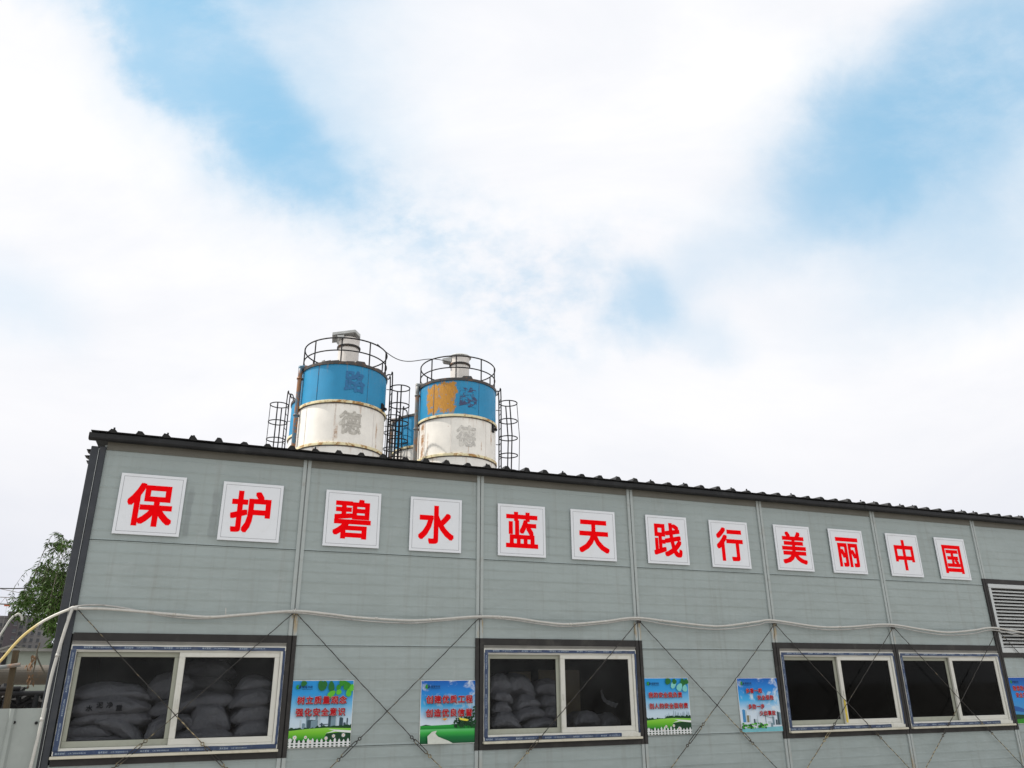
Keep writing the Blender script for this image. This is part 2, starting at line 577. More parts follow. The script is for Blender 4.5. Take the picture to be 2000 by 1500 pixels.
M['sign_line'] = flat('sign_border_grey', (0.22, 0.22, 0.24))
M['sign_red'] = flat('red_vinyl', (0.84, 0.0005, 0.003), 0.6)
M['sign_red'].node_tree.nodes['Principled BSDF'].inputs['Specular IOR Level'].default_value = 0.03
M['conduit'] = mat('dusty_white_conduit', (0.47, 0.46, 0.43), 0.5, var=0.12, vscale=9, dirt=(0.28, 0.25, 0.20), dirt_amt=0.5, dscale=9)
M['conduit2'] = mat('grey_cable_sleeve', (0.36, 0.355, 0.34), 0.5, var=0.2, vscale=8, dirt=(0.12, 0.11, 0.10), dirt_amt=0.5, dscale=7)
M['black_cable'] = mat('black_cable_rubber', (0.015, 0.015, 0.016), 0.6)
M['iron'] = mat('blackened_iron', (0.014, 0.014, 0.016), 0.6, var=0.3, dirt=(0.07, 0.035, 0.015), dirt_amt=0.4, spec=0.2)
M['rod'] = rusty('rusty_brace_wire', (0.022, 0.019, 0.017), 0.75, 16, 0.55, 0.68, 0.6, (0.34, 0.27, 0.15))


def worn_rods(m):
    g = NT(m.node_tree)
    b = g.n['Principled BSDF']
    tc = g.new('ShaderNodeTexCoord').outputs['Object']
    base = b.inputs['Base Color'].links[0].from_socket
    q = g.sep(tc)
    n = g.noise(tc, 2.2, 4, 0.6)
    k = g.ramp(g.math('SUBTRACT', n, g.math('MULTIPLY', g.math('SUBTRACT', q[2], 0.95), 0.22)), 0.46, 0.58)
    tw = g.ramp(g.math('SINE', g.math('MULTIPLY', q[2], 150.0)), -0.2, 0.5)       # twist of the wire
    c = g.mix(g.math('MULTIPLY', k, g.math('MULTIPLY_ADD', tw, 0.6, 0.25)), base, (0.40, 0.32, 0.17, 1))
    g.l.new(c, b.inputs['Base Color'])


worn_rods(M['rod'])
M['yellow_hose'] = None
M['ring_rust'] = rusty('rusty_white_flange', (0.74, 0.66, 0.42), 0.95, 3.0, 0.47, 0.60, 0.6, (0.36, 0.17, 0.03))
M['ring_dark'] = rusty('dark_rim_steel', (0.035, 0.033, 0.032), 0.6, 5, 0.5, 0.7)
M['pipe_blue'] = rusty('worn_blue_pipe', (0.045, 0.13, 0.20), 0.9, 3.5, 0.42, 0.55)
M['pipe_grey'] = rusty('worn_grey_pipe', (0.16, 0.17, 0.17), 0.7, 3.5, 0.46, 0.6)
M['vent_white'] = rusty('off_white_vent_steel', (0.66, 0.62, 0.58), 0.5, 2.2, 0.60, 0.72)
M['vent_cap'] = mat('weathered_vent_cap', (0.46, 0.47, 0.46), 0.5, var=0.2)
M['tin'] = mat('corrugated_fence_tin', (0.27, 0.295, 0.28), 0.45, var=0.08, dirt=(0.15, 0.21, 0.19), dirt_amt=0.4)
M['big_pipe'] = rusty('brown_coated_pipe', (0.085, 0.072, 0.056), 0.5, 2.5, 0.52, 0.68, 0.7, (0.16, 0.10, 0.05))
M['wood'] = mat('weathered_timber', (0.07, 0.048, 0.025), 0.85, var=0.4, vscale=12, stretch=(3, 3, 0.4), bump=0.4)
M['bark'] = mat('grey_bark', (0.10, 0.085, 0.065), 0.9, var=0.3, bump=0.6)
M['leaf'] = mat('willow_leaf', (0.046, 0.090, 0.016), 0.6, var=0.65, vscale=2.2, spec=0.15)
M['dead_leaf'] = mat('dry_leaf', (0.16, 0.085, 0.04), 0.8, var=0.4)
M['shed'] = mat('pale_green_shed_wall', (0.27, 0.30, 0.26), 0.6, var=0.08)
M['tower_dark'] = mat('dark_mauve_render', (0.062, 0.052, 0.060), 0.85, var=0.15, vscale=0.1)
M['tower_grey'] = mat('grey_render', (0.17, 0.165, 0.165), 0.85, var=0.15, vscale=0.1)
M['tower_glass'] = mat('dark_tower_window', (0.035, 0.04, 0.048), 0.3)
M['crane'] = mat('grey_crane_steel', (0.22, 0.21, 0.20), 0.6)
M['crane_red'] = mat('red_trolley_paint', (0.40, 0.08, 0.03), 0.6)


def hose_material():
    m = mat('yellowing_hose', (0.62, 0.60, 0.54), 0.5, var=0.08)
    g = NT(m.node_tree)
    b = g.n['Principled BSDF']
    tc = g.new('ShaderNodeTexCoord').outputs['Object']
    base = b.inputs['Base Color'].links[0].from_socket
    n = g.math('MULTIPLY', g.math('SUBTRACT', g.noise(tc, 4, 4), 0.5), 0.25)
    x = g.math('ADD', g.sep(tc)[0], n)
    k = g.math('MULTIPLY', g.ramp(x, -0.56, -0.50), g.ramp(x, -0.20, -0.26))
    k = g.math('ADD', k, g.math('MULTIPLY', g.ramp(x, -0.5, -0.6), 0.6), clamp=True)
    c = g.mix(k, base, (0.60, 0.46, 0.18, 1))
    g.l.new(c, b.inputs['Base Color'])
    return m


M['yellow_hose'] = hose_material()


def glass_material(name, tint, veil=0.0):
    m = bpy.data.materials.new(name)
    m.use_nodes = True
    g = NT(m.node_tree)
    g.n.remove(g.n['Principled BSDF'])
    out = g.n['Material Output']
    tr = g.new('ShaderNodeBsdfTransparent')
    tr.inputs[0].default_value = c4(tint)
    gl = g.new('ShaderNodeBsdfGlossy')
    gl.inputs['Roughness'].default_value = 0.04
    fr = g.new('ShaderNodeFresnel')
    fr.inputs[0].default_value = 1.16
    mx = g.new('ShaderNodeMixShader')
    g.l.new(fr.outputs[0], mx.inputs[0])
    g.l.new(tr.outputs[0], mx.inputs[1])
    g.l.new(gl.outputs[0], mx.inputs[2])
    last = mx.outputs[0]
    if veil:      # dust on the pane
        df = g.new('ShaderNodeBsdfDiffuse')
        df.inputs[0].default_value = (0.30, 0.31, 0.31, 1)
        tc = g.new('ShaderNodeTexCoord').outputs['Object']
        n = g.ramp(g.noise(tc, 3.5, 7, 0.65, 0.3), 0.25, 0.8)
        m2 = g.new('ShaderNodeMixShader')
        g.l.new(g.math('MULTIPLY', n, veil), m2.inputs[0])
        g.l.new(last, m2.inputs[1])
        g.l.new(df.outputs[0], m2.inputs[2])
        last = m2.outputs[0]
    g.l.new(last, out.inputs['Surface'])
    return m


M['glass_dusty'] = glass_material('dusty_glass', (0.64, 0.65, 0.66), 0.04)
M['glass_dark'] = glass_material('tinted_glass', (0.30, 0.31, 0.31), 0.010)




def stain_columns(m):
    g = NT(m.node_tree)
    b = g.n['Principled BSDF']
    tc = g.new('ShaderNodeTexCoord').outputs['Object']
    base = b.inputs['Base Color'].links[0].from_socket
    z = g.sep(tc)[2]
    n = g.noise(g.vmath('MULTIPLY', tc, (14, 1, 2)), 2.0, 7, 0.7)
    k = g.math('MULTIPLY', g.ramp(z, 1.9, 2.12), g.ramp(z, 2.2, 2.14))
    k = g.math('MAXIMUM', k, g.math('MULTIPLY', g.ramp(z, 0.98, 0.6), 0.8))
    k = g.math('MULTIPLY', k, g.ramp(n, 0.50, 0.62))
    c = g.mix(g.math('MULTIPLY', k, 0.75), base, (0.30, 0.20, 0.07, 1))
    g.l.new(c, b.inputs['Base Color'])


stain_columns(M['pilaster'])

# ------------------------------------------------------------------ ground
def ground():
    m = mat('yard_concrete_and_gravel', (0.27, 0.255, 0.235), 0.9, var=0.18, vscale=0.6, bump=0.5, bscale=18, dirt=(0.16, 0.15, 0.13), dirt_amt=0.6, dscale=0.5)
    mb = MB()
    n = 24
    S = 900
    xs = [S * (abs(t) ** 2.2) * (1 if t > 0 else -1) for t in [(-1 + 2 * i / n) for i in range(n + 1)]]
    vs = [(x, y + 100, 0.012 * mnoise.noise(Vector((x * .3, y * .3, 0)))) for y in xs for x in xs]
    fs = [(j * (n + 1) + i, j * (n + 1) + i + 1, (j + 1) * (n + 1) + i + 1, (j + 1) * (n + 1) + i) for j in range(n) for i in range(n)]
    mb.add(vs, fs)
    tag(mb.build('ground', m), kind='structure')


ground()

# ------------------------------------------------------------------ lettering
_gl = {}


def glyph(ch):
    """vertices (x, z) and faces of one character, em box centred on the origin"""
    if ch not in _gl:
        cu = bpy.data.curves.new('glyph', 'FONT')
        cu.body = ch
        cu.resolution_u = 3
        ob = bpy.data.objects.new('glyph', cu)
        col.objects.link(ob)
        bpy.context.view_layer.update()
        me = ob.to_mesh()
        wide = ord(ch) > 0x2E80
        w = 1.0 if wide else ob.dimensions[0]
        _gl[ch] = ([(v.co.x - w / 2, v.co.y - 0.38) for v in me.vertices], [tuple(p.vertices) for p in me.polygons], w)
        ob.to_mesh_clear()
        bpy.data.objects.remove(ob)
        bpy.data.curves.remove(cu)
    return _gl[ch]


def letter(mb, ch, x, z, y, w, h=None, bold=0.0, m=0, steps=8, eps=0.00012, square=False):
    """one character centred at (x, z); bold thickens every stroke by that share of the em"""
    h = h or w
    vs, fs, _ = glyph(ch)
    offs = [(0, 0)]
    if bold:
        for rr in ((0.5, 1.0) if bold > 0.035 else (1.0,)):
            if square:
                offs += [(bold * rr * a_, bold * rr * b_) for a_ in (-1, 0, 1) for b_ in (-1, 0, 1) if a_ or b_]
            else:
                offs += [(bold * rr * cos(2 * pi * k / steps), bold * rr * sin(2 * pi * k / steps)) for k in range(steps)]
    for i, (ox, oz) in enumerate(offs):
        mb.add([(x + (a + ox) * w, y - eps * i / max(1, len(offs)), z + (b + oz) * h) for a, b in vs], fs, m)


# ------------------------------------------------------------------ the prefabricated building
MOD = 1.82
NB = 9                                   # bays
XR = MOD * NB
JOINTS = [0.181, 1.041, 1.900, 2.763]
ZT = 3.62
DEPTH = 5.6

bld = thing('prefab_building', 'long grey sandwich-panel building with dark trimmed windows and slogan boards', 'building', (0, 0, 0))


def rib_profile(z0, z1):
    """(z, y) points of the panel face between two heights"""
    pts = [(z0, 0.0)]
    rows = []
    js = JOINTS + [ZT + 0.003]
    for i in range(len(js)):
        rows.append((js[i], 'j'))
        lo = js[i]
        hi = js[i + 1] if i + 1 < len(js) else lo + 0.86
        n = 9
        for k in range(1, n):
            rows.append((lo + (hi - lo) * k / n, 'r'))
    for z, t in sorted(rows):
        if z < z0 + 0.022 or z > z1 - 0.018:
            continue
        if t == 'r':
            pts += [(z - 0.020, 0.0), (z - 0.001, -0.0026), (z + 0.002, -0.0026), (z + 0.0045, 0.0)]
        else:
            pts += [(z - 0.016, 0.0), (z - 0.008, -0.004), (z - 0.004, -0.004), (z - 0.0035, 0.014), (z + 0.0035, 0.014), (z + 0.004, -0.005), (z + 0.009, -0.004), (z + 0.016, 0.0)]
    pts.append((z1, 0.0))
    return pts


def panel(mb, x0, x1, z0, z1, nx=30):
    pr = rib_profile(z0, z1)
    N = len(pr)
    vs, fs = [], []
    for i in range(nx + 1):
        x = x0 + (x1 - x0) * i / nx
        for z, y in pr:
            wv = 0.0022 * mnoise.noise(Vector((x * 1.7, z * 5.0, 3.1))) + 0.0012 * mnoise.noise(Vector((x * 5, z * 11, 7.7)))
            k = 1.0 + 0.8 * mnoise.noise(Vector((x * 1.3, z * 23, 1.3)))
            vs.append((x, (y * k if y > -0.0036 and y < 0 else y) + wv, z + 0.0018 * mnoise.noise(Vector((x * 2.1, z * 9, 5)))))
    for i in range(nx):
        for j in range(N - 1):
            a = i * N + j
            fs.append((a, a + N, a + N + 1, a + 1))
    mb.add(vs, fs)


WIN_BAYS = (0, 2, 4, 5)
WZ0, WZ1 = 0.968, 1.986                   # surround
LZ0, LZ1 = 1.838, 2.852                   # louvre surround
for b_ in range(NB):
    x0 = MOD * b_ + (0.010 if b_ == 0 else 0.030)
    x1 = MOD * (b_ + 1) - 0.030
    spans_ = [(0.18, WZ0 + 0.01), (WZ1 - 0.01, ZT)] if b_ in WIN_BAYS else [(0.18, LZ0 + 0.01), (LZ1 - 0.01, ZT)] if b_ == 6 else [(0.18, ZT)]
    for za_, zb_ in spans_:
        mb = MB()
        panel(mb, x0, x1, za_, zb_)
        mb.build('wall_panel', M['wall'], bld)

# plinth, side, rear walls and floor
mb = MB()
mb.box((-0.05, -0.03, -0.02), (XR + 0.03, 0.12, 0.18))
mb.box((-0.05, 0.12, -0.02), (0.12, DEPTH, 0.18))
mb.box((XR - 0.12, 0.12, -0.02), (XR + 0.03, DEPTH, 0.18))
mb.build('plinth', M['concrete'], bld)
mb = MB()
RIDGE = DEPTH / 2
SLOPE = 0.05
for x in (0.0, XR - 0.05):
    mb = MB()
    vs = [(x, 0.08, 0.18), (x, DEPTH, 0.18), (x, DEPTH, 3.62), (x, RIDGE, 3.62 + RIDGE * SLOPE), (x, 0.08, 3.62)]
    n = len(vs)
    vs2 = [(q[0] + 0.05, q[1], q[2]) for q in vs]
    mb.add(vs + vs2, [tuple(range(n - 1, -1, -1)), tuple(range(n, 2 * n))] + [(i, (i + 1) % n, n + (i + 1) % n, n + i) for i in range(n)])
    mb.build('gable_wall', M['wall'], bld)
mb = MB()
xs_, zs_ = (0.05, 3.9, 4.9, XR - 0.05), (0.18, 1.9, 2.5, 3.62)
vs = [(x, y, z) for y in (DEPTH - 0.05, DEPTH) for z in zs_ for x in xs_]
fs = []
for j in range(3):
    for i in range(3):
        q = j * 4 + i
        fs += [(q, q + 1, q + 5, q + 4), (q + 16, q + 20, q + 21, q + 17)]
mb.add(vs, fs)
mb.build('rear_wall', M['wall'], bld)
mb = MB()
mb.box((0.05, 0.12, 0.0), (XR - 0.12, DEPTH - 0.05, 0.10))
mb.build('floor', M['concrete'], bld)
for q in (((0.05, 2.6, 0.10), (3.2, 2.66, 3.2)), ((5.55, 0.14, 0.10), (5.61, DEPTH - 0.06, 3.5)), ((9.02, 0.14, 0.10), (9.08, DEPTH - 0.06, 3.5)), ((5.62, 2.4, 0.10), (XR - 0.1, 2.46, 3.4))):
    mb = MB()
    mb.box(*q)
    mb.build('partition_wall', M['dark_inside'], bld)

# columns: folded lips with a groove between them
SHW = 0.038
for k in range(1, NB + 1):
    spans = [(0.18, 3.645)]
    dark = []
    wl = (k - 1) in WIN_BAYS
    wr = k in WIN_BAYS
    if wl or wr:
        spans = [(0.18, WZ0), (WZ1, 3.645)]
        dark = [(WZ0, WZ1)]
    if k == 6:
        spans = [(0.18, WZ0), (LZ1, 3.645)]
        dark = [(WZ0, LZ1)]
    if k == 7:
        spans = [(0.18, LZ0), (LZ1, 3.645)]
        dark = [(LZ0, LZ1)]
    x = MOD * k
    mb = MB()
    for lst, mi in ((spans, 0), (dark, 1)):
        for za, zb in lst:
            pp = 0.003 if mi else 0.0
            za, zb = za + (0.0 if mi else 0.0), zb
            mb.box((x - SHW - pp, -0.016 - pp, za), (x - 0.006, 0.05, zb), mi)
            mb.box((x + 0.006, -0.013 - pp, za), (x + SHW + pp, 0.05, zb), mi)
            mb.box((x - 0.006, 0.004, za), (x + 0.006, 0.05, zb), mi)
    # bolts
    mb.tube([(x, -0.03, 2.19), (x, 0.01, 2.19)], 0.011, 6, 2)
    mb.tube([(x, -0.028, 0.48), (x, 0.01, 0.48)], 0.011, 6, 2)
    mb.build('column', [M['pilaster'], M['dark_trim'], M['iron']], bld)

# corner post
mb = MB()
mb.bbox((-0.100, -0.012, 0.0), (-0.036, 0.10, 3.60), 0.004)
mb.bbox((-0.026, -0.022, 0.0), (0.024, 0.05, 3.60), 0.004)
mb.box((-0.036, -0.006, 0.0), (-0.026, 0.05, 3.60))
mb.build('corner_post', M['corner'], bld)
mb = MB()
mb.box((-0.0355, -0.019, 0.4), (-0.0325, -0.0062, 3.58))
mb.build('corner_bead', M['alu'], bld)

# eave: top trim board, fascia with rounded nose, roof
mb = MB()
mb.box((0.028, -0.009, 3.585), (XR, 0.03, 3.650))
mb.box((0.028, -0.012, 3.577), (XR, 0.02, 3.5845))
mb.build('eave_trim', M['eave_shade'], bld)


def fascia():
    mb = MB()
    prof = [(-0.02, 3.646), (-0.085, 3.638), (-0.104, 3.643), (-0.112, 3.655), (-0.112, 3.694), (-0.104, 3.703), (-0.06, 3.708), (-0.02, 3.708)]
    n = len(prof)
    N = 120
    x0, x1 = -0.125, XR + 0.12
    vs, fs = [], []
    for i in range(N + 1):
        x = x0 + (x1 - x0) * i / N
        dz = 0.005 * mnoise.noise(Vector((x * 1.5, 0, 0))) + 0.003 * mnoise.noise(Vector((x * 6, 2, 0)))
        dy = 0.004 * mnoise.noise(Vector((x * 2.5, 5, 0)))
        for y, z in prof:
            vs.append((x, y + dy, z + dz))
    for i in range(N):
        for j in range(n):
            a, b = i * n + j, i * n + (j + 1) % n
            fs.append((a, b, b + n, a + n))
    fs.append(tuple(range(n - 1, -1, -1)))
    fs.append(tuple(N * n + j for j in range(n)))
    mb.add(vs, fs)
    # overlaps of the fascia lengths
    for x in (2.9, 5.9, 8.9, 11.9, 14.9):
        mb.box((x, -0.116, 3.652), (x + 0.05, -0.108, 3.697))
    mb.build('fascia', M['fascia'], bld)


fascia()


def roof():
    mb = MB()
    P = 0.2256
    xs = []
    x = -0.13
    k = 0
    first = 0.0682
    xs.append((-0.112, 0))
    while True:
        c = first + P * k
        if c > XR + 0.12:
            break
        j = 0.006 * random.uniform(-1, 1)
        h = 0.033 + 0.009 * random.uniform(-1, 1)
        sk = 0.006 * random.uniform(-1, 1)
        xs += [(c - 0.040 + j, 0), (c - 0.019 + j + sk, h), (c + 0.015 + j + sk, h * random.uniform(0.8, 1.05)), (c + 0.037 + j, 0)]
        k += 1
    rows = []
    for y, z in ((-0.135, 3.7145), (RIDGE, 3.7145 + (RIDGE + 0.135) * SLOPE), (DEPTH + 0.14, 3.7145)):
        rows.append([(px_, y, z + h) for px_, h in xs])
    low = []
    for y, z in ((-0.120, 3.7090), (RIDGE, 3.7090 + (RIDGE + 0.12) * SLOPE), (DEPTH + 0.12, 3.7090)):
        low.append([(px_, y, z) for px_, h in xs])
    n = len(xs)
    base = mb.add([v for r_ in rows for v in r_], [])
    for r_ in range(2):
        for i in range(n - 1):
            a = base + r_ * n + i
            mb.f.append([a, a + 1, a + n + 1, a + n]); mb.m.append(0)
    b2 = mb.add([v for r_ in low for v in r_], [])
    for r_ in range(2):
        for i in range(n - 1):
            a = b2 + r_ * n + i
            mb.f.append([a, a + n, a + n + 1, a + 1]); mb.m.append(0)
    # foam closers under each rib at both eaves, and the verge ends
    for r_ in (0, 2):
        for i in range(n - 1):
            a, b = base + r_ * n + i, b2 + r_ * n + i
            mb.f.append([a, b, b + 1, a + 1]); mb.m.append(0)
    for i in (0, n - 1):
        for r_ in range(2):
            mb.f.append([base + r_ * n + i, base + (r_ + 1) * n + i, b2 + (r_ + 1) * n + i, b2 + r_ * n + i]); mb.m.append(0)
    mb.build('roof', M['roof'], bld)
    for k_ in range(int(XR / P)):
        if random.random() < 0.4:
            c = first + P * k_
            mb = MB()
            mb.tube([(c, -0.09, 3.750), (c, -0.09, 3.766)], 0.009, 6)
            mb.build('roof_screw', M['iron'], bld)


roof()

# torn flashing at the verge
mb = MB()
for (u, v, du, dv) in ((169, 877, 14, 13), (165, 889, 16, 9), (168, 899, 12, 12)):
    a = at(u, v, 0.55)
    b = at(u + du, v, 0.55)
    c = at(u + du, v + dv, 0.75)
    d = at(u + 3, v + dv * .6, 0.75)
    mb.add([a, b, c, d, a + Vector((0, .3, .05)), b + Vector((0, .3, .05)), c + Vector((0, .3, .05)), d + Vector((0, .3, .05))],
           [(0, 1, 2, 3), (4, 7, 6, 5), (0, 4, 5, 1), (1, 5, 6, 2), (2, 6, 7, 3), (3, 7, 4, 0)])
mb.build('torn_flashing', M['fascia'], bld)


# windows
def window(b_, dusty, x0=None, x1=None, yellow=False):
    xa = MOD * b_ + (0.037 if b_ == 0 else 0.048)      # frame outer
    xb = MOD * (b_ + 1) - 0.045
    cx0 = MOD * b_ + SHW + 0.003 if b_ else 0.036
    cx1 = MOD * (b_ + 1) - SHW - 0.003
    # dark surround between the columns
    mb = MB()
    mb.box((cx0, -0.015, 1.922), (cx1, 0.04, WZ1))
    mb.box((cx0, -0.015, WZ0), (cx1, 0.04, 1.020))
    mb.box((cx0, -0.012, 1.020), (xa, 0.04, 1.922))
    mb.box((xb, -0.012, 1.020), (cx1, 0.04, 1.922))
    mb.build('window_surround', M['dark_trim'], bld)
    mb = MB()
    mb.box((xa, -0.010, 1.890), (xb, 0.05, 1.9215))
    mb.box((xa, -0.022, 1.914), (xb, -0.0102, 1.918))
    mb.build('head_flashing', M['flashing'], bld)
    # outer frame
    z0, z1 = 1.043, 1.8895
    mb = MB()
    w = 0.045
    yf, yb = -0.018, 0.062
    mb.bbox((xa, yf, z1 - w), (xb, yb, z1), 0.003)
    mb.bbox((xa, yf, z0), (xb, yb, z0 + w), 0.003)
    mb.bbox((xa, yf, z0 + w), (xa + w, yb, z1 - w), 0.003)
    mb.bbox((xb - w, yf, z0 + w), (xb, yb, z1 - w), 0.003)
    # inner track lips, lower and paler
    l = 0.010
    mb.box((xa + w, -0.006, z0 + w), (xb - w, 0.060, z0 + w + l))
    mb.box((xa + w, -0.006, z1 - w - l), (xb - w, 0.060, z1 - w))
    win = mb.build('window', M['upvc'], bld)
    # blue film stuck on the frame face (with bare edges)
    mb = MB()
    y = yf - 0.0025
    e = 0.003

    def strip(a, b, c, d, vert=False, gaps=()):
        n = 40
        for i in range(n):
            t0, t1 = i / n, (i + 1) / n
            if any(g0 <= t0 < g1 for g0, g1 in gaps):
                continue
            j0 = 0.003 * mnoise.noise(Vector((t0 * 14 + b_, a * 9, c * 7)))
            j1 = 0.003 * mnoise.noise(Vector((t1 * 14 + b_, a * 9, c * 7)))
            if vert:
                mb.add([(a + j0, y, c + (d - c) * t0), (b + j0, y, c + (d - c) * t0), (b + j1, y, c + (d - c) * t1), (a + j1, y, c + (d - c) * t1)], [(0, 1, 2, 3)])
            else:
                mb.add([(a + (b - a) * t0, y, c + j0), (a + (b - a) * t1, y, c + j1), (a + (b - a) * t1, y, d + j1), (a + (b - a) * t0, y, d + j0)], [(0, 1, 2, 3)])
    strip(xa + 0.01, xb - 0.01, z1 - w + e + 0.002, z1 - e - 0.008)
    strip(xa + 0.01, xb - 0.01, z0 + e, z0 + w - e - 0.004, gaps=((0.86, 1.0),) if b_ else ())
    strip(xa + e, xa + w - e, z0 + w - 0.01, z1 - w + 0.005, True)
    strip(xb - w + e + .018, xb - e, z0 + w - 0.01, z1 - w + 0.005, True)
    film = mb.build('protective_film', M['film'], win)
    mb = MB()
    txt = '海天型材' + '江苏门窗型材有限公司'
    hh = 0.017
    for zz, ph in ((z1 - w / 2 + 0.001, 0.10), (z0 + w / 2 - 0.005, 0.03)):
        x = xa + ph
        while x < xb - 0.36:
            for i, ch in enumerate(txt):
                big = i < 4
                s_ = hh if big else hh * 0.72
                letter(mb, ch, x, zz, y - 0.0006, s_, s_, 0.0)
                x += s_ * 1.05
                if i == 3:
                    x += 0.02
            x += 0.09
    zz = z0 + 0.12
    while zz < z1 - 0.12:
        for i in range(9):
            letter(mb, txt[i], xa + w / 2, zz, y - 0.0006, 0.013, 0.013)
            zz += 0.0145
        zz += 0.05
    mb.build('film_print', M['film_text'], film)
    # sill ledge
    mb = MB()
    mb.bbox((xa - 0.008, -0.055, 1.0215), (xb + 0.006, 0.05, 1.0425), 0.003)
    mb.build('sill', M['sill'], win)
    # rear (left) sash, front (right) sash
    xm = (xa + xb) / 2 + 0.003
    sw = 0.040
    zb, zt = z0 + w + l, z1 - w - l

    def sash(xl, xr, y0, y1, wl, wr, material, pane_mat):
        mb = MB()
        mb.bbox((xl, y0, zt - sw), (xr, y1, zt), 0.003)
        mb.bbox((xl, y0, zb), (xr, y1, zb + sw + 0.008), 0.003)
        mb.bbox((xl, y0 + .0005, zb + sw + 0.0075), (xl + wl, y1, zt - sw + 0.0005), 0.003)
        mb.bbox((xr - wr, y0 + .0005, zb + sw + 0.0075), (xr, y1, zt - sw + 0.0005), 0.003)
        # rubber gasket
        g_ = 0.005
        gx0, gx1, gz0, gz1 = xl + wl, xr - wr, zb + sw + 0.008, zt - sw
        yy = (y0 + y1) / 2 - 0.004
        for q in (((gx0, yy, gz0), (gx1, yy + .008, gz0 + g_)), ((gx0, yy, gz1 - g_), (gx1, yy + .008, gz1)),
                  ((gx0, yy, gz0 + g_), (gx0 + g_, yy + .008, gz1 - g_)), ((gx1 - g_, yy, gz0 + g_), (gx1, yy + .008, gz1 - g_))):
            mb.box(*q, 1)
        mb.build('sash', [material, M['iron']], win)
        mb = MB()
        mb.box((gx0, yy + .002, gz0), (gx1, yy + .006, gz1))
        mb.build('pane', pane_mat, win)
    gm = M['glass_dusty'] if dusty else M['glass_dark']
    sash(xa + w + 0.002, xm - 0.012, 0.032, 0.056, 0.034, 0.05, M['upvc_grey'], gm)
    sash(xm - 0.026, xb - w - 0.001, -0.004, 0.024, 0.050, 0.044, M['upvc'], gm)
    mb = MB()
    mb.bbox((xm - 0.008, -0.016, 1.40), (xm + 0.006, -0.0042, 1.46), 0.003)
    mb.build('sash_latch', M['upvc'], win)
    if yellow:
        mb = MB()
        mb.box((xm - 0.022, -0.0085, zb + 0.015), (xm + 0.004, -0.0045, 1.36))
        mb.build('yellow_tape', M['yellow'], win)


M['yellow'] = mat('yellowed_tape', (0.55, 0.42, 0.04), 0.5, var=0.25, vscale=20)
window(0, True)
window(2, True)
window(4, False, yellow=True)
window(5, False)

# louvre in bay 6
cx0, cx1 = MOD * 6 + SHW + 0.003, MOD * 7 - SHW - 0.003
for za_, zb_ in ((2.790, LZ1), (LZ0, 1.895)):
    mb = MB()
    mb.box((cx0, -0.015, za_), (cx1, 0.04, zb_))
    mb.build('louver_surround', M['dark_trim'], bld)
mb = MB()
la, lb, lz0, lz1 = cx0 + 0.004, cx1 - 0.004, 1.897, 2.788
mb.bbox((la, -0.022, lz1 - 0.055), (lb, 0.05, lz1), 0.004)
mb.bbox((la, -0.022, lz0), (lb, 0.05, lz0 + 0.065), 0.004)
mb.bbox((la, -0.020, lz0 + 0.065), (la + 0.045, 0.05, lz1 - 0.055), 0.004)
mb.bbox((lb - 0.045, -0.020, lz0 + 0.065), (lb, 0.05, lz1 - 0.055), 0.004)
mb.box((la + 0.02, 0.045, lz0 + 0.03), (lb - 0.02, 0.05, lz1 - 0.03), 1)
lou = mb.build('louver_vent', [M['alu'], M['iron']], bld)
mb = MB()
z = lz0 + 0.075
while z < lz1 - 0.07:
    a0, a1 = la + 0.045, lb - 0.045
    mb.add([(a0, -0.014, z), (a1, -0.014, z), (a1, 0.008, z + 0.020), (a0, 0.008, z + 0.020),
            (a0, -0.014, z + 0.005), (a1, -0.014, z + 0.005), (a1, 0.008, z + 0.025), (a0, 0.008, z + 0.025)],
           [(0, 3, 2, 1), (4, 5, 6, 7), (0, 1, 5, 4), (2, 3, 7, 6), (0, 4, 7, 3), (1, 2, 6, 5)])
    z += 0.0445
mb.build('louver_slat', M['louver'], lou)


# cross bracing
def brace(xa, za, xb, zb, tb=(0.60, 0.74), y=-0.040, seed=0):
    A, B = Vector((xa, y, za)), Vector((xb, y, zb))
    d = (B - A)
    L = d.length
    t = d.normalized()
    n = Vector((-t.z, 0, t.x))
    mb = MB()
    pts = []
    N = 46
    for i in range(N + 1):
        s_ = i / N
        p = A + d * s_
        sag = -0.012 * sin(pi * s_)
        pts.append(p + Vector((0, 0.002 * sin(i * 1.3 + seed), sag + 0.0022 * sin(i * 2.1 + seed))))
    rr = [0.0037 + 0.0012 * (i % 2) for i in range(N + 1)]
    # gap where the turnbuckle sits
    i0, i1 = int(tb[0] * N), int(tb[1] * N)
    mb.tube(pts[:i0 + 1], rr[:i0 + 1], 6)
    mb.tube(pts[i1:], rr[i1:], 6)
    mb.box((xa - 0.02, y - 0.002, za - 0.022), (xa + 0.02, y + 0.003, za + 0.022))
    rod = mb.build('brace_rod', M['rod'], bld)
    mb = MB()
    P0, P1 = pts[i0], pts[i1]
    dd = (P1 - P0).normalized()
    q0, q1 = P0 + dd * 0.04, P1 - dd * 0.04
    for sgn in (-1, 1):
        o = n * (0.011 * sgn)
        mb.tube([q0, q0 + dd * 0.012 + o, q1 - dd * 0.012 + o, q1], 0.0042, 6)
    for P, s_ in ((P0, 1), (P1, -1)):
        c = P + dd * (0.012 * s_)
        ring = [c + (dd * cos(a) + n * sin(a)) * 0.013 for a in [2 * pi * k / 10 for k in range(11)]]
        mb.tube(ring, 0.0045, 6)
        mb.tube([c + dd * (0.012 * s_), P + dd * (0.055 * s_)], 0.005, 6)
    mb.build('turnbuckle', M['rod'], rod)


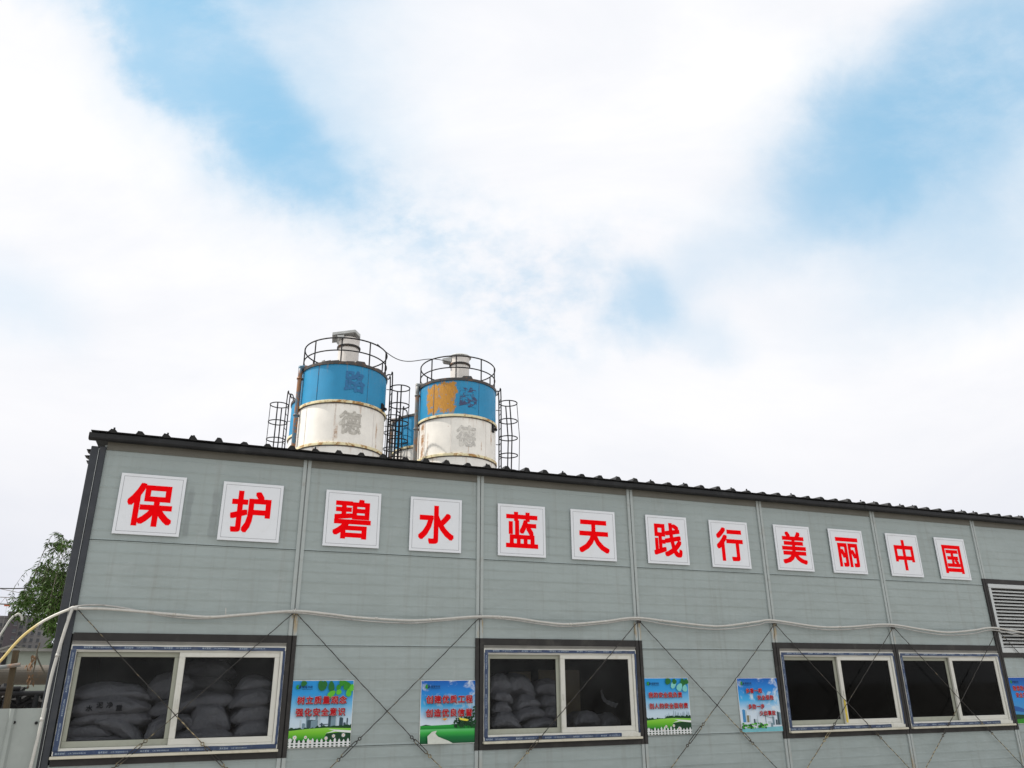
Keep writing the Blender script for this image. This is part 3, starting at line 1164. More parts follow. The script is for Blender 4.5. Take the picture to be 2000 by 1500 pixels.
TOPZ, BOTZ = 2.185, 0.50
k = 0
for b_ in range(8):
    xl, xr = MOD * b_ + 0.01, MOD * (b_ + 1) - 0.01
    if b_ == 0: xl = 0.02
    if b_ != 2:
        brace(xl, TOPZ, xr, BOTZ, (0.635 if b_ in (0, 1) else 0.66, 0.76 if b_ != 0 else 0.78), -0.040, k)
    if b_ < 7:
        brace(xr, TOPZ, xl, BOTZ, (0.62 + 0.02 * (b_ % 3), 0.75), -0.052, k + 3)
    k += 1

# ------------------------------------------------------------------ slogan boards
SIGNS = [('保', 0.185, 3.378, 'first board from the building corner'), ('护', 1.065, 3.373, ''), ('碧', 2.027, 3.371, ''), ('水', 2.886, 3.369, ''),
         ('蓝', 3.843, 3.368, ''), ('天', 4.706, 3.370, ''), ('践', 5.660, 3.372, ''), ('行', 6.527, 3.369, ''),
         ('美', 7.474, 3.376, ''), ('丽', 8.331, 3.379, ''), ('中', 9.286, 3.379, ''), ('国', 10.150, 3.375, '')]
SW = 0.550
for i, (ch, x, zt, note) in enumerate(SIGNS):
    # measured on the wall face; the board's face stands 12 mm in front of it
    f_ = (CAM.y + 0.024) / CAM.y
    x = CAM.x + (x - CAM.x) * f_
    zt = CAM.z + (zt - CAM.z) * f_
    cx, cz = x + SW / 2, zt - SW / 2
    lab = 'white square board with red character %s' % ch
    if i == 0: lab += ', nearest the building corner'
    elif i == 11: lab += ', nearest the louvred vent'
    else: lab += ' between boards %s and %s' % (SIGNS[i - 1][0], SIGNS[i + 1][0])
    t = thing('sign_board', lab, 'sign', (cx, 0, cz), 'slogan boards under the eave')
    mb = MB()
    mb.bbox((cx - SW / 2, -0.024, cz - SW / 2), (cx + SW / 2, -0.0125, cz + SW / 2), 0.0015)
    for dx_ in (-.2, .2):
        mb.box((cx + dx_ - .02, -0.0126, cz - .22), (cx + dx_ + .02, -0.0045, cz + .22))
    mb.build('board', M['sign_white'], t)
    mb = MB()
    a, wd = SW / 2 - 0.026, 0.0026
    y0, y1 = -0.0250, -0.0238
    for q in (((cx - a, y0, cz + a - wd), (cx + a, y1, cz + a)), ((cx - a, y0, cz - a), (cx + a, y1, cz - a + wd)),
              ((cx - a, y0, cz - a + wd), (cx - a + wd, y1, cz + a - wd)), ((cx + a - wd, y0, cz - a + wd), (cx + a, y1, cz + a - wd))):
        mb.box(*q)
    mb.build('border_line', M['sign_line'], t)
    mb = MB()
    letter(mb, ch, cx, cz, -0.0252, 0.385, 0.405, 0.026, 0, 10, square=True)
    mb.build('character', M['sign_red'], t)


# ------------------------------------------------------------------ posters
def grad_material(name, stops, zlen):
    """printed picture: colour by height on the sheet, with soft printed clouds"""
    m = bpy.data.materials.new(name)
    m.use_nodes = True
    g = NT(m.node_tree)
    b = g.n['Principled BSDF']
    tc = g.new('ShaderNodeTexCoord').outputs['Object']
    z = g.math('DIVIDE', g.sep(tc)[2], zlen)
    rp = g.new('ShaderNodeValToRGB')
    el = rp.color_ramp.elements
    while len(el) < len(stops):
        el.new(0.5)
    for e, (p, c) in zip(el, stops):
        e.position = p
        e.color = c4(c)
    g.l.new(z, rp.inputs[0])
    c = rp.outputs[0]
    return m, g, b, tc, c


def finish(m, g, b, c):
    g.l.new(c, b.inputs['Base Color'])
    b.inputs['Roughness'].default_value = 0.35
    b.inputs['Specular IOR Level'].default_value = 0.15
    return m


PW = 0.548
m1, g, b, tc, c = grad_material('printed_sky_leafy', [(0.0, (0.55, 0.62, 0.68)), (0.42, (0.46, 0.58, 0.68)), (0.62, (0.16, 0.42, 0.66)), (0.80, (0.03, 0.28, 0.62)), (1.0, (0.02, 0.24, 0.58))], PW)
M['print_sky_a'] = finish(m1, g, b, c)
m2, g, b, tc, c = grad_material('printed_sky_cloudy', [(0.0, (0.62, 0.66, 0.72)), (0.38, (0.52, 0.62, 0.72)), (0.6, (0.05, 0.36, 0.68)), (0.82, (0.02, 0.20, 0.58)), (1.0, (0.01, 0.10, 0.40))], PW)
cn = g.ramp(g.noise(g.vmath('ADD', tc, (3.7, 0, 1.3)), 7.5, 6, 0.6, 0.5), 0.50, 0.66)
M['print_sky_b'] = finish(m2, g, b, g.mix(g.math('MULTIPLY', cn, 0.85), c, (0.60, 0.66, 0.70, 1)))
m3, g, b, tc, c = grad_material('printed_sky_deep', [(0.0, (0.01, 0.06, 0.22)), (0.35, (0.05, 0.24, 0.52)), (0.6, (0.02, 0.22, 0.58)), (1.0, (0.01, 0.07, 0.32))], PW)
M['print_sky_c'] = finish(m3, g, b, c)
m4, g, b, tc, c = grad_material('printed_lawn', [(0.0, (0.01, 0.10, 0.02)), (0.12, (0.03, 0.24, 0.02)), (0.22, (0.16, 0.46, 0.03)), (0.30, (0.26, 0.54, 0.08)), (1.0, (0.3, 0.55, 0.1))], PW)
M['print_lawn'] = finish(m4, g, b, c)
m5, g, b, tc, c = grad_material('printed_meadow', [(0.0, (0.01, 0.07, 0.03)), (0.10, (0.01, 0.16, 0.04)), (0.17, (0.04, 0.36, 0.06)), (0.22, (0.12, 0.50, 0.16)), (0.235, (0.01, 0.20, 0.03)), (0.31, (0.03, 0.36, 0.05)), (1.0, (0.05, 0.4, 0.1))], PW)
M['print_meadow'] = finish(m5, g, b, c)
for nm, cc in (('p_white', (0.64, 0.66, 0.66)), ('p_border', (0.70, 0.70, 0.68)), ('p_dkgreen', (0.012, 0.05, 0.02)), ('p_green', (0.03, 0.22, 0.02)), ('p_leaf', (0.02, 0.13, 0.03)),
               ('p_lime', (0.10, 0.42, 0.03)), ('p_navy', (0.01, 0.03, 0.09)), ('p_city', (0.16, 0.24, 0.29)), ('p_citydk', (0.04, 0.07, 0.09)), ('p_citylt', (0.40, 0.48, 0.53)),
               ('p_black', (0.015, 0.015, 0.02)), ('p_yellow', (0.66, 0.58, 0.06)), ('p_orange', (0.60, 0.24, 0.02)), ('p_path', (0.55, 0.57, 0.52)), ('p_brown', (0.20, 0.17, 0.09)),
               ('p_water', (0.16, 0.42, 0.48)), ('p_blue', (0.05, 0.22, 0.45)), ('p_cyan', (0.18, 0.50, 0.48)), ('p_shadow', (0.02, 0.03, 0.05)), ('p_bluehill', (0.02, 0.10, 0.32)), ('p_red', (0.34, 0.003, 0.008))):
    M[nm] = flat('ink_' + nm[2:], cc, 0.35)


def poster(x0, z1, label, kind, lines, sky, seed):
    rnd = random.Random(seed)
    W = PW
    z0 = z1 - W - 0.004
    t = thing('safety_poster', label, 'poster', (x0, 0, z0), 'printed posters on the wall')
    mb = MB()
    mb.box((x0 - 0.004, -0.0105, z0 - 0.004), (x0 + W + 0.004, -0.0045, z1 + 0.004))
    mb.build('backing_board', M['p_border'], t)
    Y = [-0.0112]

    def lay():
        Y[0] -= 0.00025
        return Y[0]

    def P(a, b):
        return (x0 + a * W, z0 + b * (z1 - z0))

    def shape(mb, pts, m=0):
        mb.poly([P(max(0, min(1, a)), max(0, min(1, b))) for a, b in pts], lay(), m)

    def leaf(mb, x, y, l, w, ang, m):
        ca, sa = cos(radians(ang)), sin(radians(ang))
        pts = []
        for q in range(12):
            s_ = q / 12 * 2 * pi
            lx = l * 0.5 * (1 - cos(s_)) if True else 0
            ly = w * 0.5 * sin(s_) * (1.0 - 0.3 * cos(s_))
            pts.append((x + lx * ca - ly * sa, y + lx * sa + ly * ca))
        shape(mb, pts, m)
    mb = MB()
    shape(mb, [(0, 0), (1, 0), (1, 1), (0, 1)])
    mb.build('printed_sky', sky, t)
    mb = MB()
    if kind == 'fence':
        # tree line, lawn, road, flowers, pickets
        mats = [M['print_lawn'], M['p_dkgreen'], M['p_white'], M['p_city'], M['p_citydk'], M['p_citylt'], M['p_yellow'], M['p_shadow']]
        if seed == 1:
            for (a, b, w, h, mm) in ((.16, .28, .03, .13, 5), (.20, .28, .05, .08, 3), (.26, .28, .06, .21, 3), (.28, .28, .17, .13, 4), (.34, .28, .10, .12, 3), (.41, .28, .035, .20, 3), (.45, .28, .04, .22, 5),
                                     (.48, .33, .18, .012, 4), (.50, .28, .03, .08, 4), (.62, .28, .10, .22, 4), (.66, .28, .08, .22, 3), (.74, .28, .02, .16, 5), (.80, .28, .06, .16, 4), (.87, .28, .035, .08, 4), (.92, .28, .02, .15, 4)):
                shape(mb, [(a, b), (a + w, b), (a + w, b + h * .92), (a + w * .4, b + h), (a, b + h * .95)], mm)
        else:
            x = 0.42
            while x < 0.98:
                h = rnd.uniform(0.03, 0.13)
                shape(mb, [(x, .29), (x + .018, .29), (x + .012, .29 + h), (x + .006, .29 + h)], 3)
                x += rnd.uniform(.025, .055)
        pts = [(0, .2)]
        for q in range(41):
            pts.append((q / 40, (.285 if q < 18 else .30 + .02 * (q / 40)) + rnd.uniform(-.012, .018)))
        shape(mb, pts + [(1, .2)], 1)
        shape(mb, [(0, 0), (1, 0), (1, .27), (.6, .285), (.3, .275), (0, .25)], 0)
        shape(mb, [(.58, .20), (.75, .225), (1, .20), (1, .235), (.62, .265), (.72, .24)], 2)
        shape(mb, [(.55, .10), (1, .10), (1, .20), (.8, .215), (.6, .20)], 1)
        shape(mb, [(0, 0), (1, 0), (1, .12), (.7, .09), (.3, .10), (0, .12)], 1)
        mb.build('printed_landscape', mats, t)
        mb = MB()
        fl = [(.10, .15), (.27, .15), (.72, .16), (.88, .17), (.35, .08), (.03, .11), (.60, .13)] if seed == 1 else [(.43, .14), (.60, .15), (.72, .10), (.04, .09), (.36, .07)]
        for (a, b) in fl:
            r = rnd.uniform(.028, .042)
            pts = []
            for q in range(20):
                rr = r * (1 if q % 2 == 0 else .55)
                pts.append((a + rr * cos(q * pi / 10), b + rr * sin(q * pi / 10)))
            shape(mb, pts, 0)
            shape(mb, [(a + .010 * cos(q * pi / 4), b + .010 * sin(q * pi / 4)) for q in range(8)], 1)
        n = 14
        for q in range(n):
            a = q / n + .012
            h = .085 + rnd.uniform(-.01, .03)
            shape(mb, [(a, .0), (a + .036, .0), (a + .036, h), (a + .018, h + .03), (a, h)], 0)
        shape(mb, [(0, .055), (1, .055), (1, .072), (0, .072)], 0)
        shape(mb, [(0, .018), (1, .018), (1, .032), (0, .032)], 0)
        mb.build('printed_picket_fence', [M['p_white'], M['p_orange']], t)
        mb = MB()
        if seed == 1:
            lv = [(.43, 1.0, .17, .13, -62, 0), (.62, 1.0, .17, .10, -85, 0), (.82, 1.0, .2, .08, -40, 1), (.70, .84, .15, .09, 215, 2), (.74, .87, .09, .09, -70, 2), (.92, .88, .13, .09, -88, 2),
                  (.74, .94, .08, .08, -80, 1), (.88, .97, .12, .08, -100, 1), (.98, .95, .12, .08, -100, 2), (.15, 1.0, .09, .10, -60, 0), (.52, 1.0, .10, .10, -100, 0), (.76, 1.0, .1, .09, -45, 1)]
        else:
            lv = [(.50, 1.0, .12, .13, -60, 0), (.86, 1.0, .16, .11, -85, 0), (.72, .98, .2, .10, 235, 3), (.84, .9, .16, .12, 230, 3), (.92, .88, .13, .11, -100, 3), (.66, .99, .10, .10, -70, 0), (.95, .99, .10, .1, -90, 0)]
        for q in lv:
            leaf(mb, *q)
        mb.build('printed_leaves', [M['p_leaf'], M['p_green'], M['p_lime'], M['p_cyan']], t)
    elif kind == 'meadow':
        mats = [M['print_meadow'], M['p_dkgreen'], M['p_path'], M['p_yellow'], M['p_orange'], M['p_green']]
        shape(mb, [(0, .28), (.1, .30), (.2, .285), (.5, .285), (.58, .30), (.7, .30), (.7, .27), (0, .27)], 1)
        shape(mb, [(0, 0), (1, 0), (1, .29), (.5, .292), (0, .28)], 0)
        for (a, w, h) in ((.66, .10, .12), (.79, .11, .15), (.86, .10, .20), (.92, .09, .24), (.98, .10, .36), (.72, .08, .10)):
            for q in range(16):
                cx, cy = a + rnd.uniform(-w, w) * .5, .27 + rnd.uniform(.0, 1) * h
                s_ = .03 * (1.1 - (cy - .27) / h * .6)
                shape(mb, [(cx + s_ * cos(k_ * 1.05) * rnd.uniform(.6, 1.2), cy + s_ * sin(k_ * 1.05) * rnd.uniform(.6, 1.2)) for k_ in range(6)], 1)
            shape(mb, [(a - .006, .23), (a + .006, .23), (a + .005, .30), (a - .005, .30)], 1)
        shape(mb, [(.20, .19), (.285, .205), (.26, .16), (.31, .11), (.50, .04), (.58, 0), (.13, 0), (.12, .12)], 2)
        shape(mb, [(.67, .41), (.72, .395), (.82, .38), (.86, .365), (.83, .345), (.79, .35), (.70, .365)], 3)
        shape(mb, [(.39, .40), (.47, .395), (.45, .375), (.42, .36), (.395, .37)], 4)
        mb.build('printed_landscape', mats, t)
    elif kind == 'city':
        mats = [M['p_city'], M['p_citydk'], M['p_citylt'], M['p_blue'], M['p_brown'], M['p_green'], M['p_lime'], M['p_water'], M['p_dkgreen']]
        for (a, b, w, h, mm) in ((.05, .18, .10, .24, 3), (.12, .18, .04, .23, 2), (.15, .18, .09, .13, 4), (.20, .18, .04, .12, 2), (.31, .16, .04, .08, 1), (.37, .16, .05, .08, 2), (.40, .16, .012, .15, 2),
                                 (.60, .16, .012, .17, 1), (.66, .14, .08, .05, 2), (.77, .12, .05, .16, 0), (.85, .12, .04, .10, 1), (.90, .12, .05, .25, 1), (.945, .12, .045, .24, 0), (.72, .08, .05, .08, 0)):
            shape(mb, [(a, b), (a + w, b), (a + w, b + h * .9), (a + w * .3, b + h), (a, b + h * .95)], mm)
        shape(mb, [(.52, .305), (.58, .300), (.61, .29), (.61, .282), (.55, .292)], 1)
        shape(mb, [(.61, .285), (.74, .255), (.80, .255), (.80, .248), (.74, .247), (.61, .277)], 0)
        shape(mb, [(0, .0), (1, 0), (1, .09), (.5, .08), (.2, .06), (0, .08)], 7)
        for q in range(60):
            cx, cy = rnd.uniform(0, .62), rnd.uniform(.07, .165)
            s_ = rnd.uniform(.015, .03)
            shape(mb, [(cx + s_ * cos(k_ * 1.05), cy + s_ * .7 * sin(k_ * 1.05)) for k_ in range(6)], rnd.choice((5, 6, 8, 5)))
        mb.build('printed_skyline', mats, t)
    else:
        mats = [M['p_bluehill'], M['p_blue'], M['p_dkgreen'], M['p_green']]
        shape(mb, [(0, .38), (.15, .36), (.35, .30), (1, .36), (1, .1), (0, .1)], 0)
        shape(mb, [(0, .27), (.3, .24), (1, .2), (1, .1), (0, .1)], 1)
        shape(mb, [(0, .2), (.4, .18), (1, .22), (1, 0), (0, 0)], 2)
        shape(mb, [(0, .09), (.5, .12), (1, .1), (1, 0), (0, 0)], 3)
        mb.build('printed_hills', mats, t)
    # company emblem and name in the upper corner
    mb = MB()
    ox, oy = .085, .905
    if kind == 'meadow': ox = .09
    shape(mb, [(ox + .034 * cos(a), oy + .036 * sin(a)) for a in [radians(60 + q * 20) for q in range(13)]] + [(ox + .006, oy)], 0)
    shape(mb, [(ox + .012, oy - .03), (ox + .045, oy - .02), (ox + .05, oy + .005), (ox + .03, oy + .036), (ox + .02, oy)], 1)
    pw, ph = W * .042, W * .042
    y = lay()
    for i, ch in enumerate('城道市政'):
        q = P(ox + .085 + i * .044, oy)
        letter(mb, ch, q[0], q[1], y, pw, ph, 0.02, 1)
    shape(mb, [(ox + .065, oy - .037), (ox + .24, oy - .037), (ox + .24, oy - .032), (ox + .065, oy - .032)], 1)
    mb.build('printed_emblem', [M['p_green'], M['p_navy']], t)
    # slogan lettering: shadow, white outline, red
    mb = MB()
    ya, yb, yc = Y[0] - .0004, Y[0] - .0009, Y[0] - .0014
    for (txt, cx, cz, sz) in lines:
        n = len(txt)
        for i, ch in enumerate(txt):
            a = cx + (i - (n - 1) / 2) * sz * 1.12
            q = P(a, cz)
            s_ = sz * W
            letter(mb, ch, q[0] + .05 * s_, q[1] - .06 * s_, ya, s_, s_ * 1.02, 0.06, 0, 8)
            letter(mb, ch, q[0], q[1], yb, s_, s_ * 1.02, 0.056, 1, 8)
            letter(mb, ch, q[0], q[1], yc, s_, s_ * 1.02, 0.040, 2, 8)
    mb.build('lettering', [M['p_shadow'], M['p_white'], M['p_red']], t)


poster(1.862, 1.596, 'poster with leaves, glass towers and picket fence reading 树立质量观念 强化安全意识', 'fence',
       [('树立质量观念', .49, .705, .122), ('强化安全意识', .48, .525, .122)], M['print_sky_a'], 1)
poster(3.058, 1.591, 'poster with curving path through green meadow reading 创建优质工程 创造优良信誉', 'meadow',
       [('创建优质工程', .50, .700, .128), ('创造优良信誉', .50, .485, .128)], M['print_sky_b'], 2)
poster(5.494, 1.603, 'poster with lawn and picket fence reading 我的安全我负责 别人的安全我有责', 'fence',
       [('我的安全我负责', .45, .700, .098), ('别人的安全我有责', .51, .505, .098)], M['print_sky_a'], 3)
poster(6.690, 1.598, 'poster with city skyline and four staggered red lines reading 多看一眼', 'city',
       [('多看一眼', .36, .765, .092), ('安全保险', .63, .635, .092), ('多防一步', .38, .470, .092), ('少出事故', .64, .345, .092)], M['print_sky_b'], 4)
poster(10.962, 1.590, 'deep blue poster with layered hills, cut off at the right edge', 'hills',
       [('隐患险于明火', .45, .765, .11), ('安全重于泰山', .50, .615, .11)], M['print_sky_c'], 5)


# ------------------------------------------------------------------ conduits along the wall
def smooth_path(pts, n=8):
    """Catmull-Rom through the points"""
    pts = [Vector(p) for p in pts]
    P = [pts[0] * 2 - pts[1]] + pts + [pts[-1] * 2 - pts[-2]]
    out = []
    for i in range(1, len(P) - 2):
        for k in range(n):
            t = k / n
            a, b, c, d = P[i - 1], P[i], P[i + 1], P[i + 2]
            out.append(0.5 * ((2 * b) + (c - a) * t + (2 * a - 5 * b + 4 * c - d) * t * t + (3 * b - a - 3 * c + d) * t ** 3))
    out.append(pts[-1])
    return out


hose1 = [(138, 1188), (200, 1189), (245, 1192), (340, 1200), (410, 1205), (480, 1200), (575, 1193.5), (640, 1199), (700, 1206), (790, 1211.5), (840, 1210.5), (935, 1204), (1000, 1206.5), (1060, 1215), (1110, 1219), (1180, 1213.5), (1240, 1206.5),
         (1300, 1213), (1380, 1222), (1420, 1222), (1480, 1214), (1510, 1211.5), (1600, 1224), (1660, 1224), (1735, 1219.5), (1800, 1229), (1850, 1235), (1900, 1231), (1940, 1226), (2000, 1236), (2060, 1245), (2130, 1240)]
mb = MB()
mb.tube(smooth_path([at(u, v, -0.062) for u, v in hose1]), 0.0118, 10)
for u, v in ((340, 1200), (575, 1193.5), (735, 1208), (840, 1210.5), (975, 1205), (1115, 1219), (1290, 1212), (1460, 1217), (1640, 1224.5)):
    p, q = at(u - 3, v, -0.062), at(u + 3, v, -0.062)
    mb.tube([p, q], 0.0140, 10)
mb.tube([at(441, 1187, -0.062), at(441, 1203, -0.062)], 0.004, 6)
mb.tube([at(1077 - 500 + 0, 1189, -0.05), at(577, 1196, -0.05)], 0.006, 6)
solo(mb, 'wall_conduit', M['conduit'], 'white plastic conduit sagging between the wall columns, upper of the two', 'conduit', smooth=True, origin=(0, -0.06, 2.17))
hose2 = [(142, 1186), (165, 1182), (200, 1182), (245, 1188), (300, 1199), (350, 1206), (400, 1208), (480, 1202), (575, 1195), (700, 1210), (790, 1215.5), (840, 1213), (935, 1205), (1000, 1209), (1060, 1218), (1110, 1222), (1180, 1216), (1240, 1208.5),
         (1300, 1218), (1380, 1227), (1430, 1226), (1480, 1219), (1510, 1214), (1600, 1227.5), (1660, 1227.5), (1735, 1221.5), (1800, 1233), (1850, 1239), (1900, 1236), (1940, 1229), (2000, 1241), (2060, 1249), (2130, 1243)]
mb = MB()
mb.tube(smooth_path([at(u, v + (1.5 if u > 500 else 0), -0.058) for u, v in hose2]), 0.0075, 8)
solo(mb, 'wall_cable', M['conduit2'], 'thinner grey cable sleeve looping behind the white conduit on the wall', 'cable', smooth=True, origin=(0, -0.04, 2.17))
# riser down the corner
mb = MB()
ris = [(141, 1190), (136, 1203), (124, 1240), (112, 1280), (102, 1315), (95, 1345), (88, 1378), (78, 1424), (68, 1465), (56, 1515)]
mb.tube(smooth_path([at(u, v, -0.075) for u, v in ris]), 0.0128, 10)
c_ = at(141, 1188, -0.070)
mb.tube([c_ + Vector((-.02, 0, -.012)), c_ + Vector((.004, 0, .003)), c_ + Vector((.04, 0, .0))], 0.0165, 10)
for u, v in ((112, 1280), (82, 1405)):
    p = at(u, v, -0.075)
    mb.tube([p + Vector((0.002, 0, .012)), p + Vector((-.002, 0, -.012))], 0.0155, 10)
solo(mb, 'riser_conduit', M['conduit'], 'dusty white conduit running down the dark building corner', 'conduit', smooth=True, origin=(-0.1, -0.07, 1.0))
# hose coming in from the left
mb = MB()
hp = [(138, 1189), (120, 1196), (100, 1205), (80, 1216), (60, 1230), (42, 1245), (24, 1264), (8, 1283), (-10, 1302), (-60, 1352)]
mb.tube(smooth_path([at(u, v, -0.070) for u, v in hp]), 0.0108, 10)
solo(mb, 'yellow_hose', M['yellow_hose'], 'yellow and white hose sloping down left from the building corner', 'hose', smooth=True)

# ------------------------------------------------------------------ left side: fence sheet, pipe, post and the rest
mb = MB()
A = at(-60, 1383, -0.03)
B = at(92, 1383, -0.03)
zt = B.z
prof = []
x = B.x
k = 0
while x > A.x - 0.6:
    prof.append((x, 0.0))
    prof.append((x - 0.205, 0.0)); prof.append((x - 0.222, -0.022)); prof.append((x - 0.246, -0.022)); prof.append((x - 0.263, 0.0))
    x -= 0.263
N = len(prof)
vs = [(px_, -0.035 + yy, 0.0) for px_, yy in prof] + [(px_, -0.035 + yy, zt + 0.004 * mnoise.noise(Vector((px_ * 4, 0, 0)))) for px_, yy in prof]
vs += [(px_, -0.033 + yy, 0.0) for px_, yy in prof] + [(px_, -0.033 + yy, zt) for px_, yy in prof]
fs = []
for i in range(N - 1):
    fs += [(i + 1, i, N + i, N + i + 1), (2 * N + i, 2 * N + i + 1, 3 * N + i + 1, 3 * N + i), (N + i, 3 * N + i, 3 * N + i + 1, N + i + 1)]
fs.append((0, 2 * N, 3 * N, N))
mb.add(vs, fs)
t = thing('sheet_fence', 'pale ribbed sheet metal fence panel beside the dark building corner', 'fence', (A.x, 0, 0))
mb.build('ribbed_sheet', M['tin'], t)
mb = MB()
for u, v in ((71, 1412), (28, 1411), (-20, 1411)):
    p = at(u, v, -0.037)
    mb.tube([p, p + Vector((0, -0.008, 0))], 0.012, 8)
mb.build('fixing_bolt', M['iron'], t)
mb = MB()
mb.box((A.x - 0.5, -0.030, zt - 0.20), (B.x - 0.005, 0.0, zt - 0.15))
mb.box((A.x - 0.5, -0.030, 0.3), (B.x - 0.005, 0.0, 0.35))
mb.build('fence_rail', M['pipe_grey'], t)

# large pipe on stands
t = thing('large_pipe', 'brown horizontal pipe on stands behind the sheet fence', 'pipe', (-2, 7.2, 0))
mb = MB()
YP = 7.0
p1, p2 = at(100, 1318, YP), at(-60, 1320, YP)
rad = (at(50, 1297, YP).z - at(50, 1336, YP).z) / 2
xl, xr = p2.x - 3, p1.x + 1.5
mb.tube([(xl, YP, p1.z), (xr, YP, p1.z)], rad, 24)
mb.tube([(xl + 3.1, YP, p1.z), (xl + 3.16, YP, p1.z)], rad + 0.03, 24)
mb.build('pipe_body', M['big_pipe'], t, smooth=False)
for x in (p1.x + 0.7, xl + 0.5):
    mb = MB()
    mb.box((x, YP - 0.1, 0), (x + 0.14, YP + 0.1, p1.z - rad))
    mb.build('stand', M['pipe_grey'], t)

# wooden post with cross piece
t = thing('timber_post', 'weathered brown timber post with crossbar in front of the large pipe', 'post', (-1.2, 3.2, 0))
YT = 3.4
a, b = at(31, 1270, YT), at(26, 1352, YT)
w_ = (at(37, 1300, YT).x - at(25, 1300, YT).x) / 2
mb = MB()
mb.add([(a.x - w_, YT, a.z), (a.x + w_, YT, a.z), (b.x + w_, YT, 0), (b.x - w_, YT, 0), (a.x - w_, YT + .06, a.z), (a.x + w_, YT + .06, a.z), (b.x + w_, YT + .06, 0), (b.x - w_, YT + .06, 0)],
       [(0, 1, 2, 3), (5, 4, 7, 6), (4, 5, 1, 0), (1, 5, 6, 2), (2, 6, 7, 3), (4, 0, 3, 7)])
mb.build('upright', M['wood'], t)
mb = MB()
q0, q1 = at(-30, 1308, YT - .03), at(40, 1298, YT - .03)
mb.tube([q0, q1], 0.022, 8)
mb.build('crossbar', M['pipe_grey'], t)

# dark scrap rack below the pipe
t = thing('scrap_rack', 'dark cluttered rack of scrap steel under the large pipe', 'rack', (-1.5, 4.0, 0))
YS = 4.4
mb = MB()
c0, c1 = at(-40, 1354, YS), at(90, 1354, YS)
mb.tube([c0, c1], 0.03, 8)
mb.tube([at(-40, 1347, YS), at(40, 1344, YS)], 0.025, 8)
mb.tube([(c1.x - .1, YS, 0), (c1.x - .1, YS, c1.z)], 0.03, 8)
mb.tube([(c0.x + .3, YS, 0), (c0.x + .3, YS, c1.z)], 0.03, 8)
mb.build('rack_frame', M['iron'], t)
mb = MB()
rs = random.Random(3)
for i in range(46):
    u, v = rs.uniform(-30, 92), rs.uniform(1352, 1384)
    p = at(u, v, YS + rs.uniform(0.05, 0.5))
    q = p + Vector((rs.uniform(-.3, .3), rs.uniform(-.1, .1), rs.uniform(-.12, .12)))
    mb.tube([p, (p + q) / 2 + Vector((0, 0, rs.uniform(-.05, .05))), q], rs.uniform(.012, .04), 6)
mb.box((c0.x - .3, YS + .55, 0), (c1.x + .4, YS + .7, c1.z + .03))
mb.build('scrap_pile', M['iron'], t)

# small shed
t = thing('small_shed', 'small pale green shed with dark sloping roof edge beneath the willow', 'shed', (-2, 10, 0))
YB = 9.5
s0, s1 = at(8, 1300, YB), at(66, 1300, YB)
zt0, zt1 = at(8, 1272, YB).z, at(66, 1270, YB).z
mb = MB()
mb.box((s0.x, YB, 0), (s1.x + .4, YB + 2, zt0))
mb.build('wall', M['shed'], t)
mb = MB()
e0, e1, e2 = at(-8, 1272, YB - .15), at(24, 1262, YB - .15), at(80, 1268, YB - .15)
mb.add([e0, e1, e1 + Vector((0, 2.4, 0)), e0 + Vector((0, 2.4, 0)), e0 + Vector((0, 0, .035)), e1 + Vector((0, 0, .035)), e1 + Vector((0, 2.4, .035)), e0 + Vector((0, 2.4, .035))],
       [(0, 3, 2, 1), (4, 5, 6, 7), (0, 1, 5, 4), (1, 2, 6, 5), (2, 3, 7, 6), (3, 0, 4, 7)])
mb.box((s0.x - .1, YB - .12, zt0), (s1.x + .5, YB + 2.1, zt0 + .05))
mb.build('roof', M['flashing'], t)
mb = MB()
d0, d1 = at(2, 1300, YB - .01), at(10, 1300, YB - .01)
mb.box((d0.x, YB - .04, 0), (d1.x, YB - .002, zt0 - .02))
mb.build('door_jamb', M['iron'], t)

# bent white pole
mb = MB()
YQ = 1.6
mb.tube(smooth_path([at(u, v, YQ) for u, v in ((-30, 1280), (-8, 1252), (6, 1232), (18, 1213), (27, 1203))], 5), 0.010, 8)
mb.tube(smooth_path([at(u, v, YQ) for u, v in ((29, 1203), (36, 1199), (42, 1204), (43, 1212))], 5), 0.011, 8)
solo(mb, 'bent_pole', M['conduit'], 'whitish bent pole leaning in from the left edge', 'pole', smooth=True)

# power line across the gap
mb = MB()
p0, p1 = polar(-200, 1127, 30), polar(180, 1139, 30)
mb.tube([p0 + (p1 - p0) * (i / 12) + Vector((0, 0, -0.25 * sin(pi * i / 12))) for i in range(13)], 0.018, 6)
solo(mb, 'power_line', M['black_cable'], 'thin overhead power line entering from the left behind the willow', 'power line')


